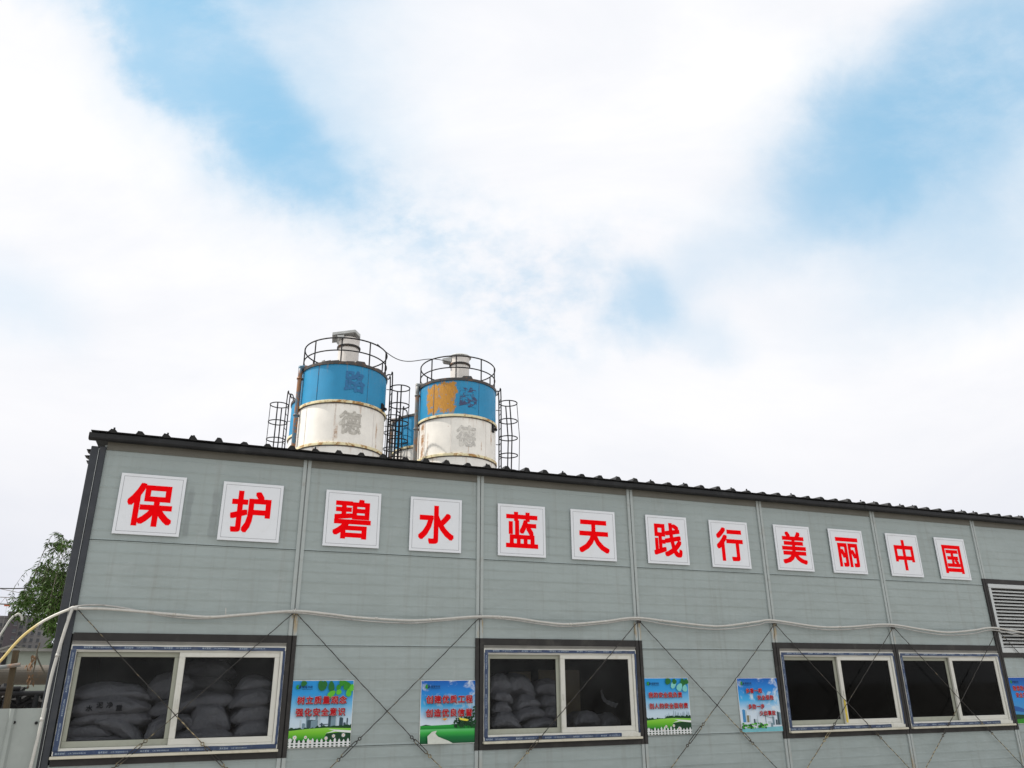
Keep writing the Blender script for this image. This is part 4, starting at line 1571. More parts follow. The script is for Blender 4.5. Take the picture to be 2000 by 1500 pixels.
# ------------------------------------------------------------------ willow
def willow():
    rs = random.Random(11)
    base = polar(222, 1300, 21.0)
    base.z = 0
    t = thing('willow_tree', 'drooping green willow behind the left corner of the building', 'tree', base)
    mb = MB()
    top = base + Vector((0.15, 0.2, 2.6))
    mb.tube(smooth_path([base, base + Vector((.08, .05, 1.2)), base + Vector((-.03, .1, 2.2)), top], 5), [0.24 - 0.005 * i for i in range(16)], 10)
    heads = []
    for i in range(15):
        a = 2 * pi * i / 15 + rs.uniform(-.2, .2)
        L = rs.uniform(0.9, 1.9)
        h = rs.uniform(0.6, 1.9) + (1.1 if cos(a) > -.35 else 0)
        e = top + Vector((cos(a) * L, sin(a) * L, h))
        mid = top + Vector((cos(a) * L * .35, sin(a) * L * .35, h * .7))
        path = smooth_path([top - Vector((0, 0, rs.uniform(0, .8))), mid, e], 5)
        n = len(path)
        mb.tube(path, [0.085 * (1 - k / n) + 0.012 for k in range(n)], 6)
        heads += [path[k] for k in (n // 2, n * 3 // 4, n - 1)]
    mb.build('trunk', M['bark'], t, smooth=True)
    ml = MB()
    ms = MB()
    for i in range(980):
        h = rs.choice(heads)
        d = Vector((h.x - base.x, h.y - base.y, 0))
        d = d.normalized() if d.length > .05 else Vector((1, 0, 0))
        a = rs.uniform(-1.3, 1.3)
        d = Vector((d.x * cos(a) - d.y * sin(a), d.x * sin(a) + d.y * cos(a), 0))
        out = rs.uniform(0.15, 0.75)
        drop = rs.uniform(0.8, 3.1)
        p0 = h + Vector((rs.uniform(-.2, .2), rs.uniform(-.2, .2), rs.uniform(-.1, .15)))
        p1 = p0 + d * out * .6 + Vector((0, 0, rs.uniform(.05, .35)))
        p2 = p0 + d * out + Vector((0, 0, -drop * .35))
        p3 = p0 + d * out * 1.05 + Vector((rs.uniform(-.1, .1), rs.uniform(-.1, .1), -drop))
        if p3.x - base.x < -1.30 and p3.z < 3.2: p3.z = 3.2 + rs.uniform(0, .6)
        elif p3.x - base.x < -0.95 and p3.z < 2.2: p3.z = 2.2 + rs.uniform(0, .6)
        if p3.z < 0.9: p3.z = 0.9 + rs.uniform(0, .6)
        path = smooth_path([p0, p1, p2, p3], 6)
        ms.tube(path, 0.004, 3, cap=False)
        nl = int(26 + drop * 30)
        for k in range(nl):
            s_ = rs.uniform(0.12, 1) * (len(path) - 1)
            i0 = min(int(s_), len(path) - 2)
            q = path[i0].lerp(path[i0 + 1], s_ - i0)
            an = rs.uniform(0, 2 * pi)
            dr = Vector((cos(an) * .75, sin(an) * .75, rs.uniform(-1.3, -.2))).normalized()
            sd = dr.cross(Vector((rs.uniform(-1, 1), rs.uniform(-1, 1), rs.uniform(-.3, .3)))).normalized()
            l, w = rs.uniform(.07, .14), rs.uniform(.010, .016)
            b = q + dr * .01
            ml.add([b, b + dr * l * .45 + sd * w, b + dr * l, b + dr * l * .45 - sd * w], [(0, 1, 2, 3)])
    cr = ml.build('crown', M['leaf'], t)
    ms.build('twigs', M['bark'], t)


willow()


# a dead branch hanging by the pipe
def dead_branch():
    rs = random.Random(5)
    mb = MB()
    Y = 2.6
    mb.tube(smooth_path([at(u, v, Y) for u, v in ((78, 1255), (72, 1275), (76, 1292), (90, 1320))], 5), 0.009, 6)
    mb.tube(smooth_path([at(u, v, Y) for u, v in ((72, 1280), (68, 1300), (63, 1318))], 5), 0.007, 6)
    o = thing('dead_branch', 'broken dead branch with dry brown leaves hanging before the pipe', 'branch', at(78, 1255, Y))
    mb.build('twig', M['bark'], o)
    ml = MB()
    for i in range(60):
        c = rs.choice(((61, 1322), (60, 1328), (58, 1300), (66, 1286)))
        p = at(c[0] + rs.uniform(-5, 5), c[1] + rs.uniform(-8, 8), Y + rs.uniform(-.05, .05))
        d = Vector((rs.uniform(-.4, .4), rs.uniform(-.4, .4), -1)).normalized()
        s_ = d.cross(Vector((rs.uniform(-1, 1), rs.uniform(-1, 1), .1))).normalized()
        l, w = rs.uniform(.03, .07), .010
        ml.add([p, p + d * l * .5 + s_ * w, p + d * l, p + d * l * .5 - s_ * w], [(0, 1, 2, 3)])
    ml.build('dry_leaves', M['dead_leaf'], o)


dead_branch()


# ------------------------------------------------------------------ far apartment blocks and crane
def far_block(u0, u1, vt, D, name, label, wall, cols, dark=False, storey=3.0, wing=None):
    a, b = polar(u0, vt, D), polar(u1, vt, D)
    a.z = b.z = max(a.z, b.z)
    H = a.z
    ax = (b - a)
    ax.z = 0
    W = ax.length
    ax.normalize()
    nrm = Vector((ax.y, -ax.x, 0))
    t = thing(name, label, 'building', (a.x, a.y, 0))

    def P(s_, z, o):
        return (a.x + ax.x * s_ + nrm.x * o, a.y + ax.y * s_ + nrm.y * o, z)
    mb = MB()

    def bx(s0, s1, z0, z1, o0, o1, m=0):
        mb.add([P(s0, z0, o0), P(s1, z0, o0), P(s1, z0, o1), P(s0, z0, o1), P(s0, z1, o0), P(s1, z1, o0), P(s1, z1, o1), P(s0, z1, o1)],
               [(0, 3, 2, 1), (4, 5, 6, 7), (0, 1, 5, 4), (1, 2, 6, 5), (2, 3, 7, 6), (3, 0, 4, 7)], m)
    bx(0, W, -1, H, -14, 0)
    bx(-.3, W + .3, H, H + .9, -14.3, .3)
    mb.build('wall', wall, t)
    ns = int(H / storey)
    for (s0, s1) in cols:
        for k in range(ns):
            z = k * storey + .9
            mb = MB()
            bx(s0 * W, s1 * W, z, z + 1.6, -.05, .06, 0)
            bx(s0 * W - .15, s1 * W + .15, z - .2, z, .0, .35, 1)
            mb.build('window', [M['tower_glass'], M['tower_grey']], t)


far_block(17, 40, 1199, 430, 'apartment_tower', 'dark brown apartment tower rising tallest behind the willow', M['tower_dark'], ((.62, .9),))
far_block(-40, 16, 1207, 440, 'apartment_block', 'grey apartment block cut off by the left edge', M['tower_grey'], ((.60, .68), (.76, .84), (.90, .97)))
far_block(37, 110, 1207, 449, 'apartment_block', 'pale grey apartment block between dark tower and willow', M['tower_grey'], ((.06, .16), (.24, .32), (.40, .48), (.58, .66)))


def crane():
    D = 320
    mast = polar(-330, 1180, D)
    tip = polar(110, 1177, D)
    z = (polar(20, 1181, D)).z
    t = thing('tower_crane', 'distant tower crane jib with red trolley above the apartment blocks', 'crane', (mast.x, mast.y, 0))
    d = Vector((tip.x - mast.x, tip.y - mast.y, 0))
    L = d.length
    d.normalize()
    s = Vector((-d.y, d.x, 0))
    up = Vector((0, 0, 1))
    b0 = Vector((mast.x, mast.y, z))
    mb = MB()
    h, w = 2.2, 0.8
    for o in (s * w, s * -w):
        mb.tube([b0 + o - d * 15, b0 + o + d * L], 0.16, 5)
    mb.tube([b0 + up * h - d * 1, b0 + up * h + d * L], 0.14, 5)
    n = int(L / 2.4)
    for i in range(n):
        for o in (s * w, s * -w):
            mb.tube([b0 + o + d * (i * 2.4), b0 + up * h + d * (i * 2.4 + 1.2)], 0.07, 4)
            mb.tube([b0 + up * h + d * (i * 2.4 + 1.2), b0 + o + d * ((i + 1) * 2.4)], 0.07, 4)
    mb.build('jib', M['crane'], t)
    mb = MB()
    for sx in (-1, 1):
        for sy in (-1, 1):
            mb.tube([(b0 + d * sx + s * sy) - up * z, b0 + d * sx + s * sy + up * 1], 0.14, 5)
    for i in range(int(z / 2)):
        mb.tube([b0 - up * z + d + s + up * (2 * i), b0 - up * z - d + s + up * (2 * i + 2)], .08, 4)
        mb.tube([b0 - up * z - d - s + up * (2 * i), b0 - up * z + d - s + up * (2 * i + 2)], .08, 4)
    mb.build('mast', M['crane'], t)
    mb = MB()
    apex = b0 + up * 12
    mb.tube([b0, apex], 0.25, 5)
    mb.tube([apex, b0 + up * h + d * (L * .62)], 0.1, 4)
    mb.tube([apex, b0 + up * h + d * (L * .98)], 0.1, 4)
    mb.tube([apex, b0 - d * 14], 0.1, 4)
    mb.build('tie_bar', M['crane'], t)
    mb = MB()
    c = polar(13, 1184, D)
    q = b0 + d * (Vector((c.x - b0.x, c.y - b0.y, 0)).dot(d))
    mb.add([q + d * a + s * b + up * e for a in (-.8, .8) for b in (-.7, .7) for e in (-.6, -.2)],
           [(0, 1, 3, 2), (4, 6, 7, 5), (0, 4, 5, 1), (2, 3, 7, 6), (0, 2, 6, 4), (1, 5, 7, 3)])
    mb.build('trolley', M['crane_red'], t)
    mb = MB()
    mb.tube([q - up * .6, q - up * 7], .03, 4)
    mb.build('hoist_rope', M['crane'], t)


crane()


# ------------------------------------------------------------------ cement silos
def shell(name, C, R, z0, z1, aim, material, parent, n=72):
    """painted shell ring with a UV map in metres; u = 0 faces the yard"""
    me = bpy.data.meshes.new(name)
    org = ORG[parent.name]
    vs, fs = [], []
    nz = 5
    for j in range(nz):
        z = z0 + (z1 - z0) * j / (nz - 1)
        for i in range(n):
            a = aim + 2 * pi * i / n
            rr = R + 0.004 * mnoise.noise(Vector((cos(a) * 2.5, sin(a) * 2.5, z * 1.5)))
            vs.append(Vector((C.x + rr * sin(a), C.y + rr * cos(a), z)) - org)
    for j in range(nz - 1):
        for i in range(n):
            fs.append((j * n + i, (j + 1) * n + i, (j + 1) * n + (i + 1) % n, j * n + (i + 1) % n))
    me.from_pydata([tuple(v) for v in vs], [], fs)
    uvl = me.uv_layers.new(name='UVMap')
    li = 0
    for j in range(nz - 1):
        for i in range(n):
            for (jj, ii) in ((j, i), (j + 1, i), (j + 1, i + 1), (j, i + 1)):
                an = 2 * pi * ii / n
                if i >= n // 2:
                    an -= 2 * pi
                z = z0 + (z1 - z0) * jj / (nz - 1)
                # increasing angle runs towards the left seen from outside
                uvl.data[li].uv = (-an * R, z)
                li += 1
    me.polygons.foreach_set('use_smooth', [True] * len(fs))
    me.materials.append(material)
    o = bpy.data.objects.new(name, me)
    col.objects.link(o)
    o.parent = parent
    ORG[o.name] = org
    return o


def wrap_letter(parent, ch, C, R, aim, u, z, size, material, name='faded_character', h=None):
    """lettering laid on the shell, u metres to the right of its yard side"""
    mb = MB()
    letter(mb, ch, u, z, 0.0, size, h or size, 0.028, 0, 8, eps=0.0008)
    bm = bmesh.new()
    bv = [bm.verts.new(v) for v in mb.v]
    for f in mb.f:
        bm.faces.new([bv[i] for i in f])
    for k in range(-14, 15):
        bmesh.ops.bisect_plane(bm, geom=bm.verts[:] + bm.edges[:] + bm.faces[:], plane_co=(u + k * size / 26, 0, 0), plane_no=(1, 0, 0))
    bm.verts.index_update()
    mb.v = [v.co.copy() for v in bm.verts]
    mb.f = [[v.index for v in f.verts] for f in bm.faces]
    mb.m = [0] * len(mb.f)
    bm.free()
    mb2 = MB()
    for v in mb.v:
        a = aim - v.x / R
        rr = R + 0.012 - v.y
        mb2.v.append(Vector((C.x + rr * sin(a), C.y + rr * cos(a), v.z)))
    mb2.f, mb2.m = mb.f, mb.m
    return mb2.build(name, material, parent)


def ghost_material(name, shellc, inkc, lo, hi):
    m = bpy.data.materials.new(name)
    m.use_nodes = True
    g = NT(m.node_tree)
    b = g.n['Principled BSDF']
    tc = g.new('ShaderNodeTexCoord').outputs['Object']
    n = g.noise(tc, 5.5, 7, 0.7, 0.4)
    c = g.mix(g.ramp(n, lo, hi), c4(shellc), c4(inkc))
    g.l.new(c, b.inputs['Base Color'])
    b.inputs['Roughness'].default_value = 0.55
    return m


BLUE = (0.004, 0.225, 0.440)
M['weld_blue'] = rusty('blue_weld_bead', (0.010, 0.14, 0.28), 0.6, 5, 0.5, 0.65)
WHITE = (0.80, 0.765, 0.71)
M['ghost_blue'] = ghost_material('faded_dark_blue_paint', (0.006, 0.18, 0.39), (0.010, 0.115, 0.28), 0.28, 0.56)
M['ghost_blue_b'] = ghost_material('peeling_dark_blue_paint', BLUE, (0.035, 0.045, 0.12), 0.46, 0.54)
M['ghost_grey'] = ghost_material('faded_grey_paint', (0.62, 0.59, 0.53), (0.40, 0.375, 0.335), 0.30, 0.58)
M['ghost_grey_b'] = ghost_material('worn_grey_paint', (0.68, 0.65, 0.60), (0.46, 0.44, 0.41), 0.36, 0.60)


def cage(parent, C, R, az, z_lo, z_hi, gap=0.20, cr=0.36, hoops=(), side=None, lean=0.0):
    """ladder with hoop cage; stands off the shell at compass angle az"""
    o = Vector((sin(az), cos(az), 0))
    s = Vector((cos(az), -sin(az), 0))
    base = Vector((C.x, C.y, 0)) + o * (R + gap)
    mb = MB()
    for q in (-0.22, 0.22):
        p = base + s * q
        mb.tube(smooth_path([p + Vector((0, 0, z_lo)), p + Vector((0, 0, (z_lo + z_hi) / 2)), p + Vector((0, 0, z_hi + .02)), p + Vector((0, 0, z_hi + .24)) - o * .07, p + Vector((0, 0, z_hi + .20)) - o * (gap + .02), p + Vector((0, 0, z_hi - .1)) - o * (gap + .06)], 4), 0.024, 6)
    z = z_lo
    while z < z_hi:
        mb.tube([base + s * -.22 + Vector((0, 0, z)), base + s * .22 + Vector((0, 0, z))], 0.012, 5)
        z += 0.3
    z = z_lo + .6
    while z < z_hi:
        mb.tube([base - o * gap + s * .2 + Vector((0, 0, z)), base + s * .2 + Vector((0, 0, z))], 0.015, 5)
        z += 1.4
    lad = mb.build('ladder', M['iron'], parent)
    mb = MB()
    c = base + o * cr * 0.92
    for h in hoops:
        a0 = az + pi
        n = 22
        pts = [c + Vector((sin(a0 + 2 * pi * k / n) * cr, cos(a0 + 2 * pi * k / n) * cr, h)) for k in range(n + 1)]
        mb.tube(pts, 0.023, 5)
    for da in (-1.62, 0.0, 1.62):
        a = az + da
        p = c + Vector((sin(a) * cr, cos(a) * cr, 0))
        wv = 0.10 * lean
        mb.tube([p + Vector((0, 0, min(hoops) - 2.0)), p + Vector((wv, 0, (min(hoops) + max(hoops)) / 2)), p + Vector((0, 0, max(hoops)))], 0.014 if abs(da) < .2 else 0.026, 5)
    mb.build('ladder_cage', M['iron'], lad)


def silo(C, R, zr, bands, label, patch=None, pipe_az=None, vent=True, cap='tilt', ghost=(), cage_az=None, hoops=(), post0=0.0, pipe_mat='pipe_blue', lean=0.0, cage_hi=None, streaks=()):
    """bands = heights of the lower edges below the rim"""
    aim = atan2(CAM.x - C.x, CAM.y - C.y)
    t = thing('cement_silo', label, 'silo', (C.x, C.y, 0), 'blue and white cement silos')
    zb, zl = bands
    tagn = str(len(ORG))
    # blue band, white band, lower white body
    shell('blue_band', C, R, zb, zr, aim, silo_material('blue_shell_paint', BLUE, zb, zr, 0.45, patch, 0.5), t)
    shell('white_band', C, R, zl, zb - .0, aim, silo_material('white_shell_paint', WHITE, zl, zb, 0.5, None, 0.45, streaks), t)
    shell('lower_shell', C, R, 5.0, zl, aim, silo_material('white_lower_paint', (0.76, 0.74, 0.70), 5.0, zl, 0.4, None, 0.3), t)
    mb = MB()
    mb.lathe((C.x, C.y, 0), [(R, 5.0), (0.35, 2.4), (0.35, 1.9)], 40)
    mb.build('cone_hopper', M['vent_white'], t)
    mb = MB()
    for a in (0.6, 2.17, 3.74, 5.31):
        x, y = C.x + R * .94 * sin(a), C.y + R * .94 * cos(a)
        mb = MB()
        mb.tube([(x, y, 0), (x, y, 5.4)], 0.11, 10)
        mb.build('leg', M['pipe_grey'], t)
    for z, m_ in ((zb, 'ring_rust'), (zl, 'ring_rust')):
        mb = MB()
        mb.lathe((C.x, C.y, z), [(R - .02, -.045), (R + .050, -.045), (R + .054, -.005), (R + .054, .038), (R + .046, .046), (R - .02, .046)], 72)
        mb.build('flange', M[m_], t)
        mb = MB()
        mb.lathe((C.x, C.y, z), [(R - .02, -.075), (R + .030, -.075), (R + .030, -.0455), (R - .02, -.0455)], 72)
        mb.build('flange_seam', M['ring_dark'], t)
    mb = MB()
    mb.lathe((C.x, C.y, zr), [(R - .02, -.06), (R + .035, -.06), (R + .04, .04), (R + .0, .055), (0.02, .16)], 72)
    # crust of spilled cement on the deck
    rs = random.Random(int(C.x * 10))
    for i in range(46):
        a = rs.uniform(0, 2 * pi)
        rr = rs.uniform(R * .80, R * .98)
        x, y = C.x + rr * sin(a), C.y + rr * cos(a)
        l, h = rs.uniform(.05, .22), rs.uniform(.04, .13)
        b = Vector((x, y, zr + .04))
        tg = Vector((cos(a), -sin(a), 0))
        rd = Vector((sin(a), cos(a), 0))
        mb.add([b - tg * l - rd * .08, b + tg * l - rd * .08, b + tg * l + rd * .05, b - tg * l + rd * .05,
                b - tg * l * .6 - rd * .05 + Vector((0, 0, h * .7)), b + tg * l * .7 - rd * .05 + Vector((0, 0, h)), b + tg * l * .6 + rd * .03 + Vector((0, 0, h * .8)), b - tg * l * .7 + rd * .03 + Vector((0, 0, h))],
               [(0, 3, 2, 1), (4, 5, 6, 7), (0, 1, 5, 4), (1, 2, 6, 5), (2, 3, 7, 6), (3, 0, 4, 7)])
    mb.build('roof_deck', M['ring_dark'], t)
    if vent:
        # railing
        Rr = R - .03
        mb = MB()
        mb.ring((C.x, C.y, zr + .95), Rr, .025, 56, 6)
        mb.ring((C.x, C.y, zr + .48), Rr, .023, 56, 6)
        n = 9
        for k in range(n):
            a = aim + post0 + 2 * pi * k / n
            x, y = C.x + Rr * sin(a), C.y + Rr * cos(a)
            mb.tube([(x, y, zr), (x, y, zr + .96)], .025, 6)
        # knee braces at two posts
        for k in (2, 7):
            a = aim + post0 + 2 * pi * k / n
            p = Vector((C.x + Rr * sin(a), C.y + Rr * cos(a), zr + .5))
            a2 = a + (.35 if k == 2 else -.35)
            q = Vector((C.x + Rr * sin(a2), C.y + Rr * cos(a2), zr + .05))
            mb.tube([p, q], .018, 5)
        mb.build('guard_rail', M['iron'], t)
        # dust filter vent
        vx, vy = C.x, C.y
        off = Vector((cos(aim), -sin(aim), 0)) * (-0.07)
        vx += off.x; vy += off.y
        VR = .375
        vt = zr + (1.50 if cap == 'tilt' else 1.46)
        mb = MB()
        mb.lathe((vx, vy, 0), [(VR, zr + .1), (VR, vt - .30), (VR + .03, vt - .30), (VR + .03, vt - .27), (VR, vt - .27), (VR + .01, vt)], 32, cap1=True)
        vn = mb.build('filter_vent', M['vent_white'], t, smooth=False)
        mb = MB()
        mb.lathe((vx, vy, 0), [(VR + .012, vt - .34), (VR + .05, vt - .34), (VR + .05, vt - .30), (VR + .012, vt - .30)], 32)
        mb.ring((vx, vy, vt - .36), VR + .03, .02, 28, 5)
        mb.build('clamp_band', M['ring_dark'], vn)
        mb = MB()
        if cap == 'tilt':
            # hinged hood: two folded sheets, higher towards the right
            sd = Vector((-cos(aim), sin(aim), 0))      # towards the right seen from the yard
            dp = Vector((sin(aim), cos(aim), 0))
            c0 = Vector((vx, vy, vt))
            pr = [(-.62, .01), (.18, .20), (.38, .02)]
            vs = []
            for e in (-.37, .37):
                for th in (0, .10):
                    for s_, h in pr:
                        vs.append(c0 + sd * s_ + dp * e + Vector((0, 0, h + th)))
            mb.add(vs, [(0, 1, 4, 3), (1, 2, 5, 4), (6, 9, 10, 7), (7, 10, 11, 8), (0, 6, 7, 1), (1, 7, 8, 2), (3, 4, 10, 9), (4, 5, 11, 10), (0, 3, 9, 6), (2, 8, 11, 5)])
            mb.add([c0 + sd * s_ + dp * e + Vector((0, 0, h)) for e in (-.36, .36) for s_, h in ((-.46, .02), (-.36, -.10), (-.2, -.10), (-.2, .06))], [(0, 1, 2, 3), (7, 6, 5, 4), (0, 4, 5, 1), (1, 5, 6, 2)])
        else:
            mb.lathe((vx, vy, vt), [(VR + .06, -.01), (VR + .08, .02), (VR + .02, .07), (.05, .10)], 32, cap0=True, cap1=True)
            sd = Vector((-cos(aim), sin(aim), 0))
            dp = Vector((sin(aim), cos(aim), 0))
            c0 = Vector((vx, vy, vt))
            vs = [c0 + sd * a_ + dp * e + Vector((0, 0, h)) for e in (-.2, .2) for a_, h in ((-.34, .0), (-.70, -.10), (-.66, -.17), (-.34, -.22))]
            mb.add(vs, [(0, 1, 2, 3), (7, 6, 5, 4), (0, 4, 5, 1), (1, 5, 6, 2), (2, 6, 7, 3)])
        mb.build('vent_cap', M['vent_cap'], vn)
    if pipe_az is not None:
        o = Vector((sin(pipe_az), cos(pipe_az), 0))
        p = Vector((C.x, C.y, 0)) + o * (R + .11)
        mb = MB()
        mb.tube(smooth_path([p + Vector((0, 0, 4.0)), p + Vector((0, 0, 8)), p + Vector((0, 0, zr - .2)), p + Vector((0, 0, zr + .02)), p + Vector((0, 0, zr + .12)) - o * .08, p + Vector((0, 0, zr + .14)) - o * .35], 4), .078, 10)
        for z in (zr - .35, zr - 1.7, zr - 3.2):
            mb.tube([p + Vector((0, 0, z)), p + Vector((0, 0, z + .05))], .105, 12)
            mb.tube([p + Vector((0, 0, z)), p - o * .2 + Vector((0, 0, z))], .03, 6)
        mb.build('fill_pipe', M[pipe_mat], t, smooth=True)
    for (ch, u, z, s_, h, m_) in ghost:
        wrap_letter(t, ch, C, R, aim, u, z, s_, M[m_], h=h)
    if cage_az is not None:
        cage(t, C, R, cage_az, 4.0, cage_hi or hoops[0] + .15, hoops=hoops, lean=lean)
    for du, za_, zb_ in ((-0.95, zb + .06, zr - .07), (0.85, zb + .06, zr - .07), (-0.22, zl + .06, zb - .09), (1.2, zl + .06, zb - .09), (-1.35, zl + .06, zb - .09)):
        a = aim - du / R
        mb = MB()
        mb.tube([(C.x + (R + .003) * sin(a), C.y + (R + .003) * cos(a), za_), (C.x + (R + .003) * sin(a), C.y + (R + .003) * cos(a), zb_)], .009, 6)
        mb.build('weld_seam', M['weld_blue'] if za_ > zb else M['vent_white'], t)
    if vent:      # lifting lug at the flange
        a = aim - radians(64)
        o = Vector((sin(a), cos(a), 0))
        sd = Vector((-cos(a), sin(a), 0))
        p = Vector((C.x, C.y, zb + (.16 if cap == 'tilt' else -.22))) + o * (R + .005)
        mb = MB()
        mb.add([p + sd * x_ + o * y_ + Vector((0, 0, z_)) for y_ in (-.02, .05) for x_, z_ in ((-.09, -.16), (.07, -.16), (.09, .12), (-.07, .14))],
               [(0, 1, 2, 3), (7, 6, 5, 4), (0, 4, 5, 1), (1, 5, 6, 2), (2, 6, 7, 3), (3, 7, 4, 0)])
        mb.tube([p + sd * .08 + o * .06 + Vector((0, 0, -.02)), p + sd * .17 + o * .08 + Vector((0, 0, -.02))], .055, 8)
        mb.build('lifting_lug', M['iron'], t)
    return t


def rel(aim, deg):
    return aim + radians(deg)


C1 = Vector((5.110, 18.930, 0))
C2 = Vector((9.697, 19.876, 0))
aL = azel(564, 850)[0] + math.asin(1.5 / 31.0)
C3 = Vector((CAM.x + 31 * sin(aL), CAM.y + 31 * cos(aL), 0))
aM = azel(769, 860)[0] + math.asin(1.5 / 33.0)
C4 = Vector((CAM.x + 33 * sin(aM), CAM.y + 33 * cos(aM), 0))


def aim_of(C):
    return atan2(CAM.x - C.x, CAM.y - C.y)


# seen from the yard, angle decreasing from "aim" runs to the right
silo(C1, 1.5, 11.93, (10.52, 9.03), 'large blue and white silo on the left with a tilted vent hood', None, rel(aim_of(C1), 72), True, 'tilt',
     (('路', 0.36, 11.28, 0.74, 0.80, 'ghost_blue'), ('德', 0.30, 9.80, 0.78, 0.84, 'ghost_grey')), rel(aim_of(C1), -96), (11.78, 11.10, 10.42, 9.75, 9.08), 0.12,
     streaks=((-0.22, .035, 9.05, 10.5, .6), (-.16, .08, 9.2, 9.7, .7), (1.38, .05, 9.0, 10.0, .7)))
silo(C2, 1.5, 12.31, (10.86, 9.36), 'blue and white silo on the right with a large orange rust patch', (-1.28, -0.10, 10.98, 12.2), rel(aim_of(C2), 74), True, 'flat',
     (('路', 0.42, 11.60, 0.76, 0.82, 'ghost_blue_b'), ('德', 0.36, 10.08, 0.76, 0.84, 'ghost_grey_b')), rel(aim_of(C2), -98), (12.0, 11.25, 10.55, 9.85, 9.2), 0.05, 'pipe_grey', lean=1.0, streaks=((-1.52, .16, 9.36, 10.8, .95), (-1.2, .05, 9.4, 10.3, .5), (.44, .025, 9.4, 9.75, .8), (.98, .03, 9.6, 9.95, .8), (1.55, .05, 9.9, 10.5, .9)))
silo(C3, 1.5, 12.12, (10.64, 9.1), 'silo mostly hidden behind the left blue and white silo', None, None, False, 'flat', (), rel(aim_of(C3), 100), (12.22, 11.48, 10.75, 10.0), 0.0)
silo(C4, 1.5, 12.24, (10.84, 9.35), 'silo seen in the gap between the two front silos', None, rel(aim_of(C4), 82), False, 'flat', (), rel(aim_of(C4), 48), (12.1, 11.4, 10.7, 10.0), 0.0, 'pipe_grey')

# lugs and small fittings on the front silos, cable between their tops
mb = MB()
path = []
P0, P1 = polar(737, 672, 26.0), polar(874, 706, 28.6)
for i in range(25):
    s_ = i / 24
    path.append(P0.lerp(P1, s_) + Vector((0, 0, -0.32 * sin(pi * s_) - 0.16 * sin(2 * pi * s_))))
mb.tube(path, 0.016, 5)
solo(mb, 'slack_cable', M['black_cable'], 'slack thin cable strung between the tops of the two front silos', 'cable')


# ------------------------------------------------------------------ sacks inside the store room
def sack_mesh(seed, w, d, h):
    rs = random.Random(seed)
    nu, nv = 52, 28
    vs, fs = [], []
    off = Vector((seed * 3.7, seed * 1.9, seed * .7))
    for j in range(nv + 1):
        ph = -pi / 2 + pi * j / nv
        for i in range(nu):
            th = 2 * pi * i / nu

            def sp(x, e):
                return (abs(x) ** e) * (1 if x >= 0 else -1)
            x = sp(cos(ph), .75) * sp(cos(th), .42)
            y = sp(cos(ph), .75) * sp(sin(th), .42)
            z = sp(sin(ph), .85)
            # ends pinch flat into seams
            e = abs(x) ** 4
            z *= 1 - .62 * e
            y *= 1 + .06 * e
            p = Vector((x * w / 2, y * d / 2, z * h / 2))
            n1 = mnoise.noise(p * 5 + off)
            n2 = mnoise.noise(p * 13 + off)
            n3 = abs(mnoise.noise(Vector((p.x * 7, p.y * 22, p.z * 20)) + off))
            n4 = mnoise.noise(Vector((p.x * 22, p.y * 30, p.z * 26)) + off)
            fold = sin(p.y * 46 + 5 * n1) * e
            p.z += h * (.055 * n4 + .06 * fold)
            p.y += d * (.018 * n4)
            p.z += h * (.20 * n1 + .07 * n2 - .13 * n3 * (1 + 2 * e)) - h * .26 * (x * x)
            p.y += d * (.05 * n1 + .035 * n2 + .03 * n3)
            vs.append(p)
    for j in range(nv):
        for i in range(nu):
            fs.append((j * nu + i, j * nu + (i + 1) % nu, (j + 1) * nu + (i + 1) % nu, (j + 1) * nu + i))
    return vs, fs


def sack(win, cx, cy, w, h, tilt, Y, d, label, seed, group, print_=False):
    p = at(cx, cy, Y)
    sc = (Y - CAM.y) / ray(cx, cy).y / FPX
    W, H = w * sc * 1.02, h * sc * 1.15
    vs, fs = sack_mesh(seed, W, d, H)
    c, s = cos(radians(tilt)), sin(radians(tilt))
    mb = MB()
    mb.add([(v.x * c - v.z * s, v.y, v.x * s + v.z * c) for v in vs], fs)
    o = mb.build('sack', M['sack'], None, True)
    o.location = p
    ORG[o.name] = Vector((0, 0, 0))
    tag(o, label, 'sack', group)
    if print_:
        m2 = MB()
        for i, ch in enumerate('水泥净重'):
            letter(m2, ch, -W * .18 + i * .075, .0 - .012 * abs(i - 1.5) ** 2, -d * .515 - .012, .052, .05, .03)
        q = m2.build('printed_text', M['sack_ink'], o)


def w1(x, y): return (80 + x * .27, 1180 + y * .27)
def w2(x, y): return (900 + x * .24, 1180 + y * .24)


